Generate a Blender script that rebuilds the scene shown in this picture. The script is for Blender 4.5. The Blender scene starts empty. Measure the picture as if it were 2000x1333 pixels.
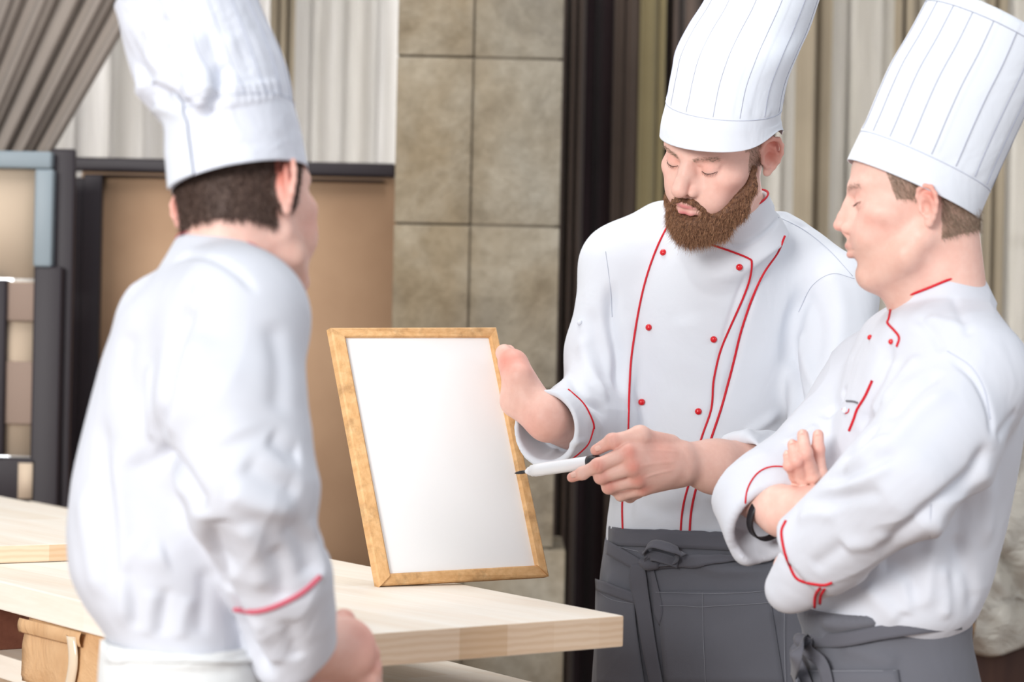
import bpy, math, random
import numpy as np
from mathutils import Vector, Matrix
from mathutils.bvhtree import BVHTree
R_ = math.radians
C = bpy.context.scene
# ------------------------------------------------------------------ camera, world, lights, exposure
CAMZ = 1.30
FPX = 4722.0          # 85 mm on 36 mm, in pixels of a 2000 wide frame
ROLL = R_(1.2)
cr, sr = math.cos(ROLL), math.sin(ROLL)
def P(px, py, d):
    """world point seen at pixel (px,py) of the 2000x1333 frame at distance d in front of the lens"""
    u, v = px-1000.0, 666.5-py
    return np.array([(u*cr-v*sr)*d/FPX, d, CAMZ+(u*sr+v*cr)*d/FPX])
def PX(p):
    x = p[0]*FPX/p[1]; z = (p[2]-CAMZ)*FPX/p[1]
    return 1000+x*cr+z*sr, 666.5-(-x*sr+z*cr)
cam_data = bpy.data.cameras.new('camera'); cam = bpy.data.objects.new('camera', cam_data)
C.collection.objects.link(cam); C.camera = cam
cam_data.lens = 85; cam_data.sensor_width = 36; cam_data.clip_end = 60
mw = Matrix(((cr, -sr, 0, 0), (0, 0, -1, 0), (sr, cr, 0, CAMZ), (0, 0, 0, 1)))
cam.matrix_world = mw
cam_data.dof.use_dof = True; cam_data.dof.focus_distance = 3.95; cam_data.dof.aperture_fstop = 3.6
w = bpy.data.worlds.new('daylight'); C.world = w; w.use_nodes = True
bg = w.node_tree.nodes['Background']; bg.inputs[0].default_value = (0.93, 0.96, 1.0, 1); bg.inputs[1].default_value = 0.47
def area(name, loc, target, size, sizey, power, col):
    l = bpy.data.lights.new(name, 'AREA'); l.shape = 'RECTANGLE'; l.size = size; l.size_y = sizey
    l.energy = power; l.color = col
    o = bpy.data.objects.new(name, l); C.collection.objects.link(o); o.location = loc
    o.rotation_euler = (Vector(target)-Vector(loc)).to_track_quat('-Z', 'Y').to_euler()
    return o
area('front_soft_key', (-4.6, -5.6, 3.6), (0.1, 4.0, 1.0), 4.2, 2.6, 830, (1.0, 0.985, 0.96))  # broad key light added out of frame behind the camera, no window built there
area('side_area_light', (3.6, 1.6, 2.6), (0.3, 4.2, 1.1), 2.0, 1.8, 22, (0.93, 0.96, 1.0))  # weak cool area light, unseen, off to the right
area('overhead_area_light', (-0.4, 4.6, 3.9), (0.1, 4.1, 1.0), 2.2, 1.6, 40, (1.0, 0.97, 0.93))  # small warm area light, unseen, hung above the table group
C.view_settings.view_transform = 'Standard'; C.view_settings.look = 'None'
C.view_settings.exposure = 0.34; C.view_settings.gamma = 1.0; C.view_settings.use_curve_mapping = False
C.cycles.max_bounces = 6; C.cycles.diffuse_bounces = 3; C.cycles.transmission_bounces = 4; C.cycles.transparent_max_bounces = 6
try: C.cycles.use_denoising = True
except Exception: pass

# ------------------------------------------------------------------ object helpers
def tag(o, label=None, cat=None, group=None, kind=None):
    if label: o['label'] = label
    if cat: o['category'] = cat
    if group: o['group'] = group
    if kind: o['kind'] = kind
    return o
def link(name, me, m=None, parent=None):
    o = bpy.data.objects.new(name, me); C.collection.objects.link(o)
    if m is not None:
        me.materials.clear(); me.materials.append(m)
    if parent is not None:
        o.parent = parent; o.matrix_parent_inverse = parent.matrix_world.inverted()
    return o
def mesh_np(name, V, F4, smooth=True, cols=None):
    me = bpy.data.meshes.new(name); V = np.asarray(V, np.float32)
    if isinstance(F4, np.ndarray):
        n, k = F4.shape
        me.vertices.add(len(V)); me.vertices.foreach_set('co', V.ravel())
        me.loops.add(n*k); me.loops.foreach_set('vertex_index', F4.ravel().astype(np.int32))
        me.polygons.add(n); me.polygons.foreach_set('loop_start', np.arange(0, n*k, k, dtype=np.int32))
        me.polygons.foreach_set('loop_total', np.full(n, k, np.int32)); me.update(calc_edges=True)
    else:
        me.from_pydata([tuple(map(float, v)) for v in V], [], F4)
    if smooth:
        me.polygons.foreach_set('use_smooth', np.ones(len(me.polygons), bool))
    if cols is not None:
        a = me.color_attributes.new('Col', 'FLOAT_COLOR', 'POINT')
        c4 = np.ones((len(V), 4), np.float32); c4[:, :3] = cols; a.data.foreach_set('color', c4.ravel())
    me.update(); return me
def join_np(parts):
    V = []; F = []; n = 0; Cc = []
    for p in parts:
        V.append(p[0]); F.append(p[1]+n); n += len(p[0])
        if len(p) > 2: Cc.append(p[2])
    return np.vstack(V), np.vstack(F), (np.vstack(Cc) if Cc else None)
def unit(v): v = np.asarray(v, float); return v/(np.linalg.norm(v)+1e-12)
def catmull(pts, n=8):
    pts = [np.asarray(p, float) for p in pts]
    if len(pts) < 3: 
        return [pts[0]+(pts[-1]-pts[0])*i/n for i in range(n+1)]
    q = [2*pts[0]-pts[1]]+pts+[2*pts[-1]-pts[-2]]; out = []
    for i in range(1, len(q)-2):
        for j in range(n):
            t = j/n
            out.append(0.5*((2*q[i])+(-q[i-1]+q[i+1])*t+(2*q[i-1]-5*q[i]+4*q[i+1]-q[i+2])*t*t+(-q[i-1]+3*q[i]-3*q[i+1]+q[i+2])*t**3))
    out.append(pts[-1]); return out
def tube_np(pts, r, seg=8, caps=True):
    pts = [np.asarray(p, float) for p in pts]; n = len(pts)
    rs = r if hasattr(r, '__len__') else [r]*n
    V = []; F = []; up = None
    for i, p in enumerate(pts):
        t = unit(pts[min(i+1, n-1)]-pts[max(i-1, 0)])
        if up is None: up = np.array([0, 0, 1.]) if abs(t[2]) < .9 else np.array([1., 0, 0])
        a = unit(np.cross(t, up)); b = np.cross(a, t); up = b
        for k in range(seg):
            th = 2*math.pi*k/seg; V.append(p+rs[i]*(math.cos(th)*a+math.sin(th)*b))
    for i in range(n-1):
        for k in range(seg):
            k2 = (k+1) % seg; F.append((i*seg+k, i*seg+k2, (i+1)*seg+k2, (i+1)*seg+k))
    if caps:
        for base, e in ((0, pts[0]), ((n-1)*seg, pts[-1])):
            c = len(V); V.append(e)
            for k in range(0, seg, 2):
                F.append((base+k, base+(k+1) % seg, base+(k+2) % seg, c))
    return np.array(V), np.array(F)
def tube(name, pts, r, m, parent=None, seg=8, label=None, sm=6):
    if sm: pts = catmull(pts, sm)
    V, F = tube_np(pts, r, seg); o = link(name, mesh_np(name, V, F), m, parent)
    if label: o['label'] = label
    return o
def grid_np(G):
    """G: (nu,nv,3) -> verts, quads"""
    nu, nv = G.shape[:2]; I = np.arange(nu*nv).reshape(nu, nv)
    F = np.stack([I[:-1, :-1], I[1:, :-1], I[1:, 1:], I[:-1, 1:]], -1).reshape(-1, 4)
    return G.reshape(-1, 3), F
def ring_np(G, capend=False):
    """G: (nv rings, nu, 3) closed around u"""
    nv, nu = G.shape[:2]; I = np.arange(nu*nv).reshape(nv, nu); J = np.roll(I, -1, axis=1)
    F = np.stack([I[:-1], J[:-1], J[1:], I[1:]], -1).reshape(-1, 4)
    return G.reshape(-1, 3), F
def sheet(name, G, m, parent=None, thick=.002, closed=False, off=0, label=None, sub=0):
    V, F = ring_np(G) if closed else grid_np(G)
    o = link(name, mesh_np(name, V, F), m, parent)
    s = o.modifiers.new('thickness', 'SOLIDIFY'); s.thickness = thick; s.offset = off
    if sub:
        q = o.modifiers.new('smooth', 'SUBSURF'); q.levels = q.render_levels = sub
    if label: o['label'] = label
    return o
def box_np(x0, x1, y0, y1, z0, z1):
    V = np.array([(x, y, z) for x in (x0, x1) for y in (y0, y1) for z in (z0, z1)], float)
    F = np.array([(0, 1, 3, 2), (4, 6, 7, 5), (0, 4, 5, 1), (2, 3, 7, 6), (0, 2, 6, 4), (1, 5, 7, 3)]); return V, F
def box(name, b, m, parent=None, bev=.004, matrix=None, parts=None, kind=None):
    V, F, _ = join_np([box_np(*q) for q in (parts or [b])])
    me = mesh_np(name, V, F, smooth=False); o = link(name, me, m)
    if matrix is not None: o.matrix_world = matrix
    if parent is not None:
        bpy.context.view_layer.update(); o.parent = parent; o.matrix_parent_inverse = parent.matrix_world.inverted()
    if bev:
        md = o.modifiers.new('bevel', 'BEVEL'); md.width = bev; md.segments = 3; md.limit_method = 'ANGLE'
    if kind: o['kind'] = kind
    return o

# ------------------------------------------------------------------ materials
def srgb(r, g, b):
    f = lambda c: ((c/255+.055)/1.055)**2.4 if c/255 > .04045 else c/255/12.92
    return (f(r), f(g), f(b))
class NB:
    def __init__(s, name):
        s.m = bpy.data.materials.new(name); s.m.use_nodes = True; s.t = s.m.node_tree; s.b = s.t.nodes['Principled BSDF']
    def n(s, kind, **kw):
        x = s.t.nodes.new(kind)
        for k, v in kw.items():
            if k in x.inputs.keys() if hasattr(x.inputs, 'keys') else False: x.inputs[k].default_value = v
            else: setattr(x, k, v)
        return x
    def l(s, a, b): s.t.links.new(a, b)
    def coord(s, scale=(1, 1, 1), rot=(0, 0, 0), kind='Object'):
        tc = s.n('ShaderNodeTexCoord'); mp = s.n('ShaderNodeMapping'); s.l(tc.outputs[kind], mp.inputs[0])
        mp.inputs['Scale'].default_value = scale; mp.inputs['Rotation'].default_value = rot; return mp.outputs[0]
    def noise(s, vec, scale, detail=4, rough=.55, dist=0):
        x = s.n('ShaderNodeTexNoise'); s.l(vec, x.inputs['Vector']); x.inputs['Scale'].default_value = scale
        x.inputs['Detail'].default_value = detail; x.inputs['Roughness'].default_value = rough; x.inputs['Distortion'].default_value = dist
        return x.outputs['Fac']
    def ramp(s, fac, stops):
        r = s.n('ShaderNodeValToRGB'); s.l(fac, r.inputs[0]); e = r.color_ramp.elements
        while len(e) < len(stops): e.new(.5)
        for q, (p, c) in zip(e, stops): q.position = p; q.color = (*c, 1)
        return r.outputs[0]
    def mix(s, a, b, fac=.5, mode='MIX'):
        x = s.n('ShaderNodeMix'); x.data_type = 'RGBA'; x.blend_type = mode
        for sock, v in ((x.inputs[0], fac), (x.inputs[6], a), (x.inputs[7], b)):
            if hasattr(v, 'is_output') or isinstance(v, bpy.types.NodeSocket): s.l(v, sock)
            elif isinstance(v, tuple): sock.default_value = (*v, 1) if len(v) == 3 else v
            else: sock.default_value = v
        return x.outputs[2]
    def bump(s, h, strength=.3, dist=.002):
        x = s.n('ShaderNodeBump'); x.inputs['Strength'].default_value = strength; x.inputs['Distance'].default_value = dist
        s.l(h, x.inputs['Height'])
        if s.b.inputs['Normal'].is_linked: s.l(s.b.inputs['Normal'].links[0].from_socket, x.inputs['Normal'])
        s.l(x.outputs[0], s.b.inputs['Normal'])
    def set(s, col=None, rough=None, spec=None, sss=None, sheen=None):
        if col is not None:
            if isinstance(col, tuple): s.b.inputs['Base Color'].default_value = (*col, 1)
            else: s.l(col, s.b.inputs['Base Color'])
        if rough is not None: s.b.inputs['Roughness'].default_value = rough
        if spec is not None: s.b.inputs['Specular IOR Level'].default_value = spec
        if sheen is not None: s.b.inputs['Sheen Weight'].default_value = sheen
        if sss: 
            s.b.inputs['Subsurface Weight'].default_value = sss; s.b.inputs['Subsurface Radius'].default_value = (.01, .004, .0025)
            s.b.inputs['Subsurface Scale'].default_value = 1
        return s.m
def plain(name, col, rough=.6, spec=.3, bump=0, bscale=60):
    n = NB(name); n.set(col, rough, spec)
    if bump: n.bump(n.noise(n.coord(), bscale, 4), bump, .002)
    return n.m
def cloth(name, col, var=.04, crease=.5, weave=.12, rough=.85, kind='Object', cs=9.):
    n = NB(name); v = n.coord(kind=kind)
    f = n.noise(v, 3.5, 3); c2 = tuple(max(0, c*(1-var)) for c in col)
    n.set(n.ramp(f, [(.3, c2), (.7, col)]), rough, .2, sheen=.15)
    n.bump(n.noise(v, cs, 3, .5, .7), crease, .012)
    n.bump(n.noise(n.coord((1, 1, 2.2), kind=kind), 420, 2), weave, .0008)
    return n.m
def wood(name, c1, c2, c3, scale=(26, 2.0, 26), rough=.5, plank=None, spec=.25, dirt=0):
    n = NB(name); v = n.coord(scale)
    a = n.noise(v, 1.0, 5, .55, .6); w_ = n.noise(n.coord((scale[0]*4.5, scale[1]*1.4, scale[2]*4.5)), 1., 3, .6)
    base = n.ramp(a, [(.3, c1), (.55, c2), (.75, c3)])
    col = n.mix(base, n.ramp(w_, [(.35, tuple(c*.90 for c in c2)), (.6, c3)]), .3)
    if plank:
        sp = n.n('ShaderNodeSeparateXYZ'); n.l(n.coord(), sp.inputs[0])
        m1 = n.n('ShaderNodeMath', operation='MULTIPLY'); n.l(sp.outputs[0], m1.inputs[0]); m1.inputs[1].default_value = 1/plank
        fl = n.n('ShaderNodeMath', operation='FLOOR'); n.l(m1.outputs[0], fl.inputs[0])
        my = n.n('ShaderNodeMath', operation='MULTIPLY_ADD'); n.l(sp.outputs[1], my.inputs[0]); my.inputs[1].default_value = 1.9; n.l(fl.outputs[0], my.inputs[2])
        fy = n.n('ShaderNodeMath', operation='FLOOR'); n.l(my.outputs[0], fy.inputs[0])
        cb = n.n('ShaderNodeCombineXYZ'); n.l(fl.outputs[0], cb.inputs[0]); n.l(fy.outputs[0], cb.inputs[1])
        wn = n.n('ShaderNodeTexWhiteNoise'); n.l(cb.outputs[0], wn.inputs[0])
        col = n.mix(col, n.ramp(wn.outputs[0], [(0, (.90, .84, .77)), (.5, (.98, .965, .94)), (1, (1, 1, 1))]), .8, 'MULTIPLY')
    if dirt:
        dn = n.noise(n.coord((9, 9, 9)), 1.6, 5, .7)
        col = n.mix(col, n.ramp(dn, [(.5, (1, 1, 1)), (.72, (1-dirt,)*3)]), 1., 'MULTIPLY')
    n.set(col, rough, spec); n.bump(a, .08, .002); return n.m
WHITE = cloth('white_cotton', srgb(220, 224, 232), .02, .30)
WHITE_L = cloth('white_cotton_loose', srgb(211, 214, 223), .03, .6, cs=7)
HATW = cloth('white_starched_cotton', srgb(222, 227, 236), .02, .28, cs=12)
HATC = cloth('white_crumpled_cotton', srgb(222, 226, 237), .02, .8, cs=16)
GREY = cloth('grey_apron_cotton', srgb(106, 107, 115), .08, .35, .3, cs=10)
GREYD = cloth('grey_apron_band_cotton', srgb(99, 99, 107), .08, .3, .3)
OFFW = cloth('off_white_apron_cotton', srgb(226, 228, 228), .03, .5)
RED = plain('red_piping', srgb(205, 28, 44), .55)
REDP = plain('faded_red_piping', srgb(200, 92, 110), .6)
REDB = plain('glossy_red_button', srgb(214, 22, 34), .18, .6)
HSEAM = plain('grey_hat_seam', srgb(160, 163, 180), .9)
STITCH = plain('pale_grey_thread', srgb(150, 152, 160), .8)
SEAM = plain('blue_grey_seam_thread', srgb(190, 195, 210), .9)
DARKB = plain('black_plastic', srgb(34, 32, 36), .35, .5)
TROUS = cloth('dark_trouser_cotton', srgb(58, 56, 62), .1, .3)
SHOE = plain('black_shoe_leather', srgb(30, 28, 30), .4, .4)
def skin_mat():
    n = NB('skin'); a = n.n('ShaderNodeAttribute', attribute_name='Col')
    f = n.noise(n.coord(), 55, 4, .6)
    f2 = n.noise(n.coord(), 420, 3, .6)
    c = n.mix(a.outputs[0], n.ramp(f, [(.35, (.90, .80, .78)), (.65, (1, 1, 1))]), .55, 'MULTIPLY')
    n.set(c, .48, .32, sss=.12); n.bump(f2, .14, .0006); n.bump(f, .06, .002); return n.m
SKIN = skin_mat()
def hairmat(name, c1, c2):
    n = NB(name); f = n.noise(n.coord(), 240, 3); n.set(n.ramp(f, [(.3, c1), (.7, c2)]), .6, .3); return n.m
BEARD = hairmat('auburn_beard_hair', srgb(76, 50, 38), srgb(130, 92, 68))
BROWN = hairmat('brown_hair', srgb(72, 55, 50), srgb(104, 84, 74))
LIGHTB = hairmat('light_brown_hair', srgb(112, 94, 80), srgb(156, 136, 116))
LASH = hairmat('dark_eyelash_hair', srgb(60, 44, 42), srgb(84, 62, 56))
# ------------------------------------------------------------------ volume modelling: bodies and clothes grown as one continuous surface
f32 = np.float32
def smin(a, b, k):
    h = np.clip(.5+.5*(b-a)/k, 0, 1); return b+(a-b)*h-k*h*(1-h)
def d_ell(p, c, r, R=None):
    q = p-f32(c)
    if R is not None: q = q @ R.astype(f32)
    r = f32(r); a = q/r; k0 = np.sqrt((a*a).sum(1)); k1 = np.sqrt(((a/r)**2).sum(1))+1e-9
    return k0*(k0-1)/k1
def d_cone(p, a, b, r1, r2):
    a = f32(a); b = f32(b); ba = b-a; l2 = float((ba*ba).sum())+1e-12
    t = np.clip(((p-a)@ba)/l2, 0, 1); q = p-a-t[:, None]*ba
    return np.sqrt((q*q).sum(1))-(r1+(r2-r1)*t)
def d_cap(p, a, b, r1, r2, rnd=.004):
    """flat ended cone"""
    a = f32(a); b = f32(b); ba = b-a; L = float(np.linalg.norm(ba)); n = ba/L
    x = (p-a)@n; q = p-a-x[:, None]*n; rad = np.sqrt((q*q).sum(1)); t = np.clip(x/L, 0, 1)
    dr = rad-(r1+(r2-r1)*t)+rnd; dx = np.abs(x-L/2)-L/2+rnd
    return np.minimum(np.maximum(dr, dx), 0)+np.sqrt(np.maximum(dr, 0)**2+np.maximum(dx, 0)**2)-rnd
class Vol:
    def __init__(s): s.pr = []; s.T = None
    def frame(s, O=None, R=None, sc=1.0): s.T = None if O is None else (np.array(O, float), np.array(R, float), sc)
    def _w(s, p):
        if s.T is None: return np.array(p, float)
        return s.T[0]+s.T[1]@(np.array(p, float)*s.T[2])
    def add(s, fn, c, R, op, k): s.pr.append((fn, np.array(c, f32), float(R), op, k))
    def ell(s, c, r, op='u', k=.01, rot=None):
        cw = s._w(c); sc = 1 if s.T is None else s.T[2]; Rm = None
        if rot is not None or s.T is not None:
            Rm = np.eye(3) if rot is None else np.array(rot)
            if s.T is not None: Rm = s.T[1]@Rm
        rr = np.array(r)*sc
        s.add(lambda p: d_ell(p, cw, rr, Rm), cw, max(rr), op, k*sc)
    def sph(s, c, r, op='u', k=.01): s.cone(c, np.array(c)+1e-5, r, r, op, k)
    def cone(s, a, b, r1, r2, op='u', k=.01, sq=None):
        a = s._w(a); b = s._w(b); sc = 1 if s.T is None else s.T[2]; r1 *= sc; r2 *= sc
        if sq is None: fn = lambda p: d_cone(p, a, b, r1, r2)
        else:
            n = f32(unit(sq[0])); fac = sq[1]      # widen along n by fac
            fn = lambda p: d_cone(p+(((p-f32(a))@n)*f32(1/fac-1))[:, None]*n, a+n*np.dot(0, 0), a+(b-a)+n*(np.dot(b-a, n)*(1/fac-1)), r1, r2)
        m = 1 if sq is None else max(1, sq[1])
        s.add(fn, (a+b)/2, np.linalg.norm(a-b)/2+max(r1, r2)*m, op, k*sc)
    def cap(s, a, b, r1, r2, op='u', k=.008, rnd=.004, sq=None):
        a = s._w(a); b = s._w(b); sc = 1 if s.T is None else s.T[2]; r1 *= sc; r2 *= sc
        if sq is None: fn = lambda p: d_cap(p, a, b, r1, r2, rnd)
        else:
            n = f32(unit(sq[0])); fac = sq[1]
            fn = lambda p: d_cap(p+(((p-f32(a))@n)*f32(1/fac-1))[:, None]*n, a, a+(b-a)+n*(np.dot(b-a, n)*(1/fac-1)), r1, r2, rnd)
        m = 1 if sq is None else max(1, sq[1])
        s.add(fn, (a+b)/2, np.linalg.norm(a-b)/2+max(r1, r2)*m, op, k*sc)
    def chain(s, pts, rs, op='u', k=.006):
        for i in range(len(pts)-1): s.cone(pts[i], pts[i+1], rs[i], rs[i+1], op, k)
    def loft(s, rows, op='u', k=.02, n=2.3):
        """rows: (z, cx, cy, a, b, yaw) in world, smooth in between"""
        A = np.array(sorted(rows, key=lambda r: r[0]), float); z = A[:, 0]
        zz = np.linspace(z[0], z[-1], 120); I = np.empty((120, 5))
        for j in range(5):
            y = A[:, j+1]; m = np.gradient(y, z) if len(z) > 2 else np.full(2, (y[1]-y[0])/(z[1]-z[0]))
            idx = np.clip(np.searchsorted(z, zz)-1, 0, len(z)-2); h = z[idx+1]-z[idx]; t = (zz-z[idx])/h
            I[:, j] = (2*t**3-3*t**2+1)*y[idx]+(t**3-2*t**2+t)*h*m[idx]+(-2*t**3+3*t**2)*y[idx+1]+(t**3-t**2)*h*m[idx+1]
        def fn(p):
            g = [np.interp(p[:, 2], zz, I[:, j]).astype(f32) for j in range(5)]
            x = p[:, 0]-g[0]; y = p[:, 1]-g[1]; c = np.cos(g[4]); q = np.sin(g[4])
            X = np.abs(x*c+y*q)/g[2]; Y = np.abs(-x*q+y*c)/g[3]
            k0 = (X**n+Y**n+1e-9)**(1/n)
            gx = (X/np.maximum(k0, 1e-4))**(n-1)/g[2]; gy = (Y/np.maximum(k0, 1e-4))**(n-1)/g[3]
            d = (k0-1)/np.maximum(np.sqrt(gx*gx+gy*gy), 1e-3)
            dz = np.maximum(z[0]-p[:, 2], p[:, 2]-z[-1])
            return np.minimum(np.maximum(d, dz), 0)+np.sqrt(np.maximum(d, 0)**2+np.maximum(dz, 0)**2)
        c = np.array([A[:, 1].mean(), A[:, 2].mean(), (z[0]+z[-1])/2])
        s.add(fn, c, math.sqrt(((z[-1]-z[0])/2)**2+(max(A[:, 3].max(), A[:, 4].max())+max(np.ptp(A[:, 1]), np.ptp(A[:, 2])))**2), op, k)
    def ev(s, p, bc, br):
        d = None
        for fn, c, R, op, k in s.pr:
            far = np.linalg.norm(c-bc)-R-br
            if op == 'u':
                if far > k+.03: continue
                v = fn(p).astype(f32)
                d = v if d is None else smin(d, v, f32(k))
            elif d is not None:
                if far > k+.002: continue
                v = fn(p).astype(f32)
                d = -smin(-d, v, f32(k)) if op == 's' else -smin(-d, -v, f32(k))
        return np.full(len(p), .05, f32) if d is None else d
    def mesh(s, h, lo=None, hi=None, smooth=1):
        us = [q for q in s.pr if q[3] == 'u']
        L = np.min([q[1]-q[2] for q in us], 0)-4*h if lo is None else np.array(lo, float)
        H = np.max([q[1]+q[2] for q in us], 0)+4*h if hi is None else np.array(hi, float)
        B = 14; nb = np.maximum(1, np.ceil((H-L)/(h*B)).astype(int)); N = nb*B
        V = np.full(N+1, .05, f32)
        gi = np.stack(np.meshgrid(*[np.arange(B+1)]*3, indexing='ij'), -1).reshape(-1, 3)
        loc = (gi*h).astype(f32); br = h*B*math.sqrt(3)/2
        for i in range(nb[0]):
            for j in range(nb[1]):
                for k in range(nb[2]):
                    o = L+np.array([i, j, k])*B*h; bc = o+B*h/2
                    dc = s.ev(bc[None].astype(f32), bc, 0.0)[0]
                    if abs(dc) > br*1.25+.006 and not (dc > 0 and dc < .03):
                        if dc < 0: V[i*B:i*B+B+1, j*B:j*B+B+1, k*B:k*B+B+1] = np.minimum(V[i*B:i*B+B+1, j*B:j*B+B+1, k*B:k*B+B+1], -.05)
                        continue
                    v = s.ev(loc+o.astype(f32), bc, br)
                    V[i*B:i*B+B+1, j*B:j*B+B+1, k*B:k*B+B+1] = v.reshape(B+1, B+1, B+1)
        V[0] = V[-1] = .05; V[:, 0] = V[:, -1] = .05; V[:, :, 0] = V[:, :, -1] = .05
        S = V < 0
        c = np.zeros(N, np.int8)
        for a in (0, 1):
            for b in (0, 1):
                for e in (0, 1): c += S[a:N[0]+a, b:N[1]+b, e:N[2]+e]
        act = np.argwhere((c > 0) & (c < 8)); pos = np.zeros((len(act), 3)); cnt = np.zeros(len(act))
        cor = [(a, b, e) for a in (0, 1) for b in (0, 1) for e in (0, 1)]
        val = {q: V[act[:, 0]+q[0], act[:, 1]+q[1], act[:, 2]+q[2]] for q in cor}
        for q in cor:
            for ax in range(3):
                if q[ax] == 0:
                    q2 = list(q); q2[ax] = 1; q2 = tuple(q2); a, b = val[q], val[q2]; m = (a < 0) != (b < 0)
                    t = np.where(m, a/(a-b+1e-12), 0); pt = np.tile(np.array(q, float), (len(act), 1)); pt[:, ax] = t
                    pos[m] += pt[m]; cnt[m] += 1
        pts = (act+pos/cnt[:, None])*h+L
        idm = np.full(N, -1, np.int32); idm[tuple(act.T)] = np.arange(len(act)); F = []
        for ax in range(3):
            s0 = [slice(None)]*3; s1 = [slice(None)]*3; s0[ax] = slice(0, -1); s1[ax] = slice(1, None)
            e = np.argwhere(S[tuple(s0)] != S[tuple(s1)]); u, v = (ax+1) % 3, (ax+2) % 3
            e = e[(e[:, u] > 0) & (e[:, v] > 0) & (e[:, u] < N[u]) & (e[:, v] < N[v])]
            ins = S[tuple(e.T)]
            def g(du, dv):
                q = e.copy(); q[:, u] -= du; q[:, v] -= dv; return idm[tuple(q.T)]
            Q = np.stack([g(1, 1), g(0, 1), g(0, 0), g(1, 0)], 1); Q[~ins] = Q[~ins][:, ::-1]; F.append(Q)
        F = np.vstack(F); F = F[(F >= 0).all(1)]
        for _ in range(smooth):
            acc = np.zeros_like(pts); n = np.zeros(len(pts))
            for a, b in ((0, 1), (1, 2), (2, 3), (3, 0)):
                for x, y in ((a, b), (b, a)):
                    for q in range(3): acc[:, q] += np.bincount(F[:, x], pts[F[:, y], q], len(pts))
                    n += np.bincount(F[:, x], minlength=len(pts))
            pts = pts*.5+.5*acc/np.maximum(n, 1)[:, None]
        return pts, F
def normals(V, F):
    fn = np.cross(V[F[:, 2]]-V[F[:, 0]], V[F[:, 3]]-V[F[:, 1]]); N = np.zeros_like(V)
    for i in range(4):
        for q in range(3): N[:, q] += np.bincount(F[:, i], fn[:, q], len(V))
    return N/(np.linalg.norm(N, axis=1)[:, None]+1e-12)
class Wob:
    """smooth pseudo random field"""
    def __init__(s, seed, freq, n=7, ani=(1, 1, 1)):
        r = np.random.RandomState(seed); s.k = r.normal(size=(n, 3))*freq*np.array(ani); s.ph = r.rand(n)*6.28; s.n = n
    def __call__(s, p): return np.sin(p@s.k.T+s.ph).sum(1)/math.sqrt(s.n)
def pdist(V, pts):
    pts = np.asarray(pts, float); best = np.full(len(V), 9.)
    tt = np.zeros(len(V)); n = len(pts)-1
    for i in range(n):
        a, b = pts[i], pts[i+1]; ba = b-a; t = np.clip((V-a)@ba/(ba@ba+1e-12), 0, 1)
        d = np.linalg.norm(V-a-t[:, None]*ba, axis=1); m = d < best; best[m] = d[m]; tt[m] = (i+t[m])/n
    return best, tt
def Q(*p): return [tuple(q[:2]) for q in p]
def raypts(tree, px):
    out = []
    for q in catmull([np.array([a[0], a[1], 0.]) for a in px], 6):
        d = Vector(P(q[0], q[1], 1.0))-Vector((0, 0, CAMZ)); d.normalize(); h = tree.ray_cast(Vector((0, 0, CAMZ)), d)
        if h[0] is not None: out.append(np.array(h[0]))
    return out
def folds(V, F, fl, wob=None, seed=1, cr=None):
    """fl: (world polyline, width, height): cloth ridges (+) and valleys (-) fading at their ends"""
    N = normals(V, F); D = np.zeros(len(V))
    tree = BVHTree.FromPolygons(V.tolist(), F.tolist()) if fl else None
    for pts, sg, am in fl:
        pts = raypts(tree, pts)
        if len(pts) < 4: continue
        pts = np.array(pts); c = pts.mean(0); R = np.linalg.norm(pts-c, axis=1).max()+4*sg
        m = np.linalg.norm(V-c, axis=1) < R
        if not m.any(): continue
        d, t = pdist(V[m], pts); env = np.clip(np.minimum(t, 1-t)*5, 0, 1); env = env*env*(3-2*env)
        D[m] += am*np.exp(-(d/sg)**2)*env
    if wob is not None:
        for f, a, ani in wob: D += a*Wob(seed, f, 8, ani)(V); seed += 1
    for q, (f, a, ani) in enumerate(cr or []):      # sparse sharp creases
        n = np.abs(Wob(seed+50+q, f, 5, ani)(V)); mk = np.clip(Wob(seed+80+q, f*.45, 5)(V)*1.2, 0, 1)
        D += a*np.clip(1-n*1.6, 0, 1)**2*mk
    return V+N*D[:, None]
def lofts(rows, hd0=None):
    """rows of (py, pxL, pxR, d, half depth[, yaw]) -> world loft rows"""
    out = []
    for r in rows:
        a = P(r[1], r[0], r[3]); b = P(r[2], r[0], r[3]); c = (a+b)/2
        out.append((c[2], c[0], c[1], abs(b[0]-a[0])/2, r[4], r[5] if len(r) > 5 else 0.0))
    return out
def S(px, d): return px*d/FPX

# ray casting from the lens onto a built surface: seams, buttons and pockets lie on the cloth they belong to
BV = {}
def bvh(o):
    if o.name not in BV:
        me = o.data; BV[o.name] = BVHTree.FromPolygons([v.co[:] for v in me.vertices], [p.vertices[:] for p in me.polygons])
    return BV[o.name]
ORG = Vector((0, 0, CAMZ))
def cast(px, py, objs):
    d = Vector(P(px, py, 1.0))-ORG; d.normalize(); best = None
    for o in objs:
        h = bvh(o).ray_cast(ORG, d)
        if h[0] is not None and (best is None or h[3] < best[2]):
            nn = h[1] if h[1].dot(d) < 0 else -h[1]; best = (np.array(h[0]), np.array(nn), h[3])
    return best
def on(pts, objs, off=.001, n=8):
    out = []
    for q in catmull([np.array([a, b, 0.]) for a, b in pts], n):
        h = cast(q[0], q[1], objs)
        if h is not None: out.append(h[0]+h[1]*off)
    # soften jumps
    res = [out[0]] if out else []
    for p in out[1:]:
        if np.linalg.norm(p-res[-1]) < .10: res.append(p)
    return res
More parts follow.
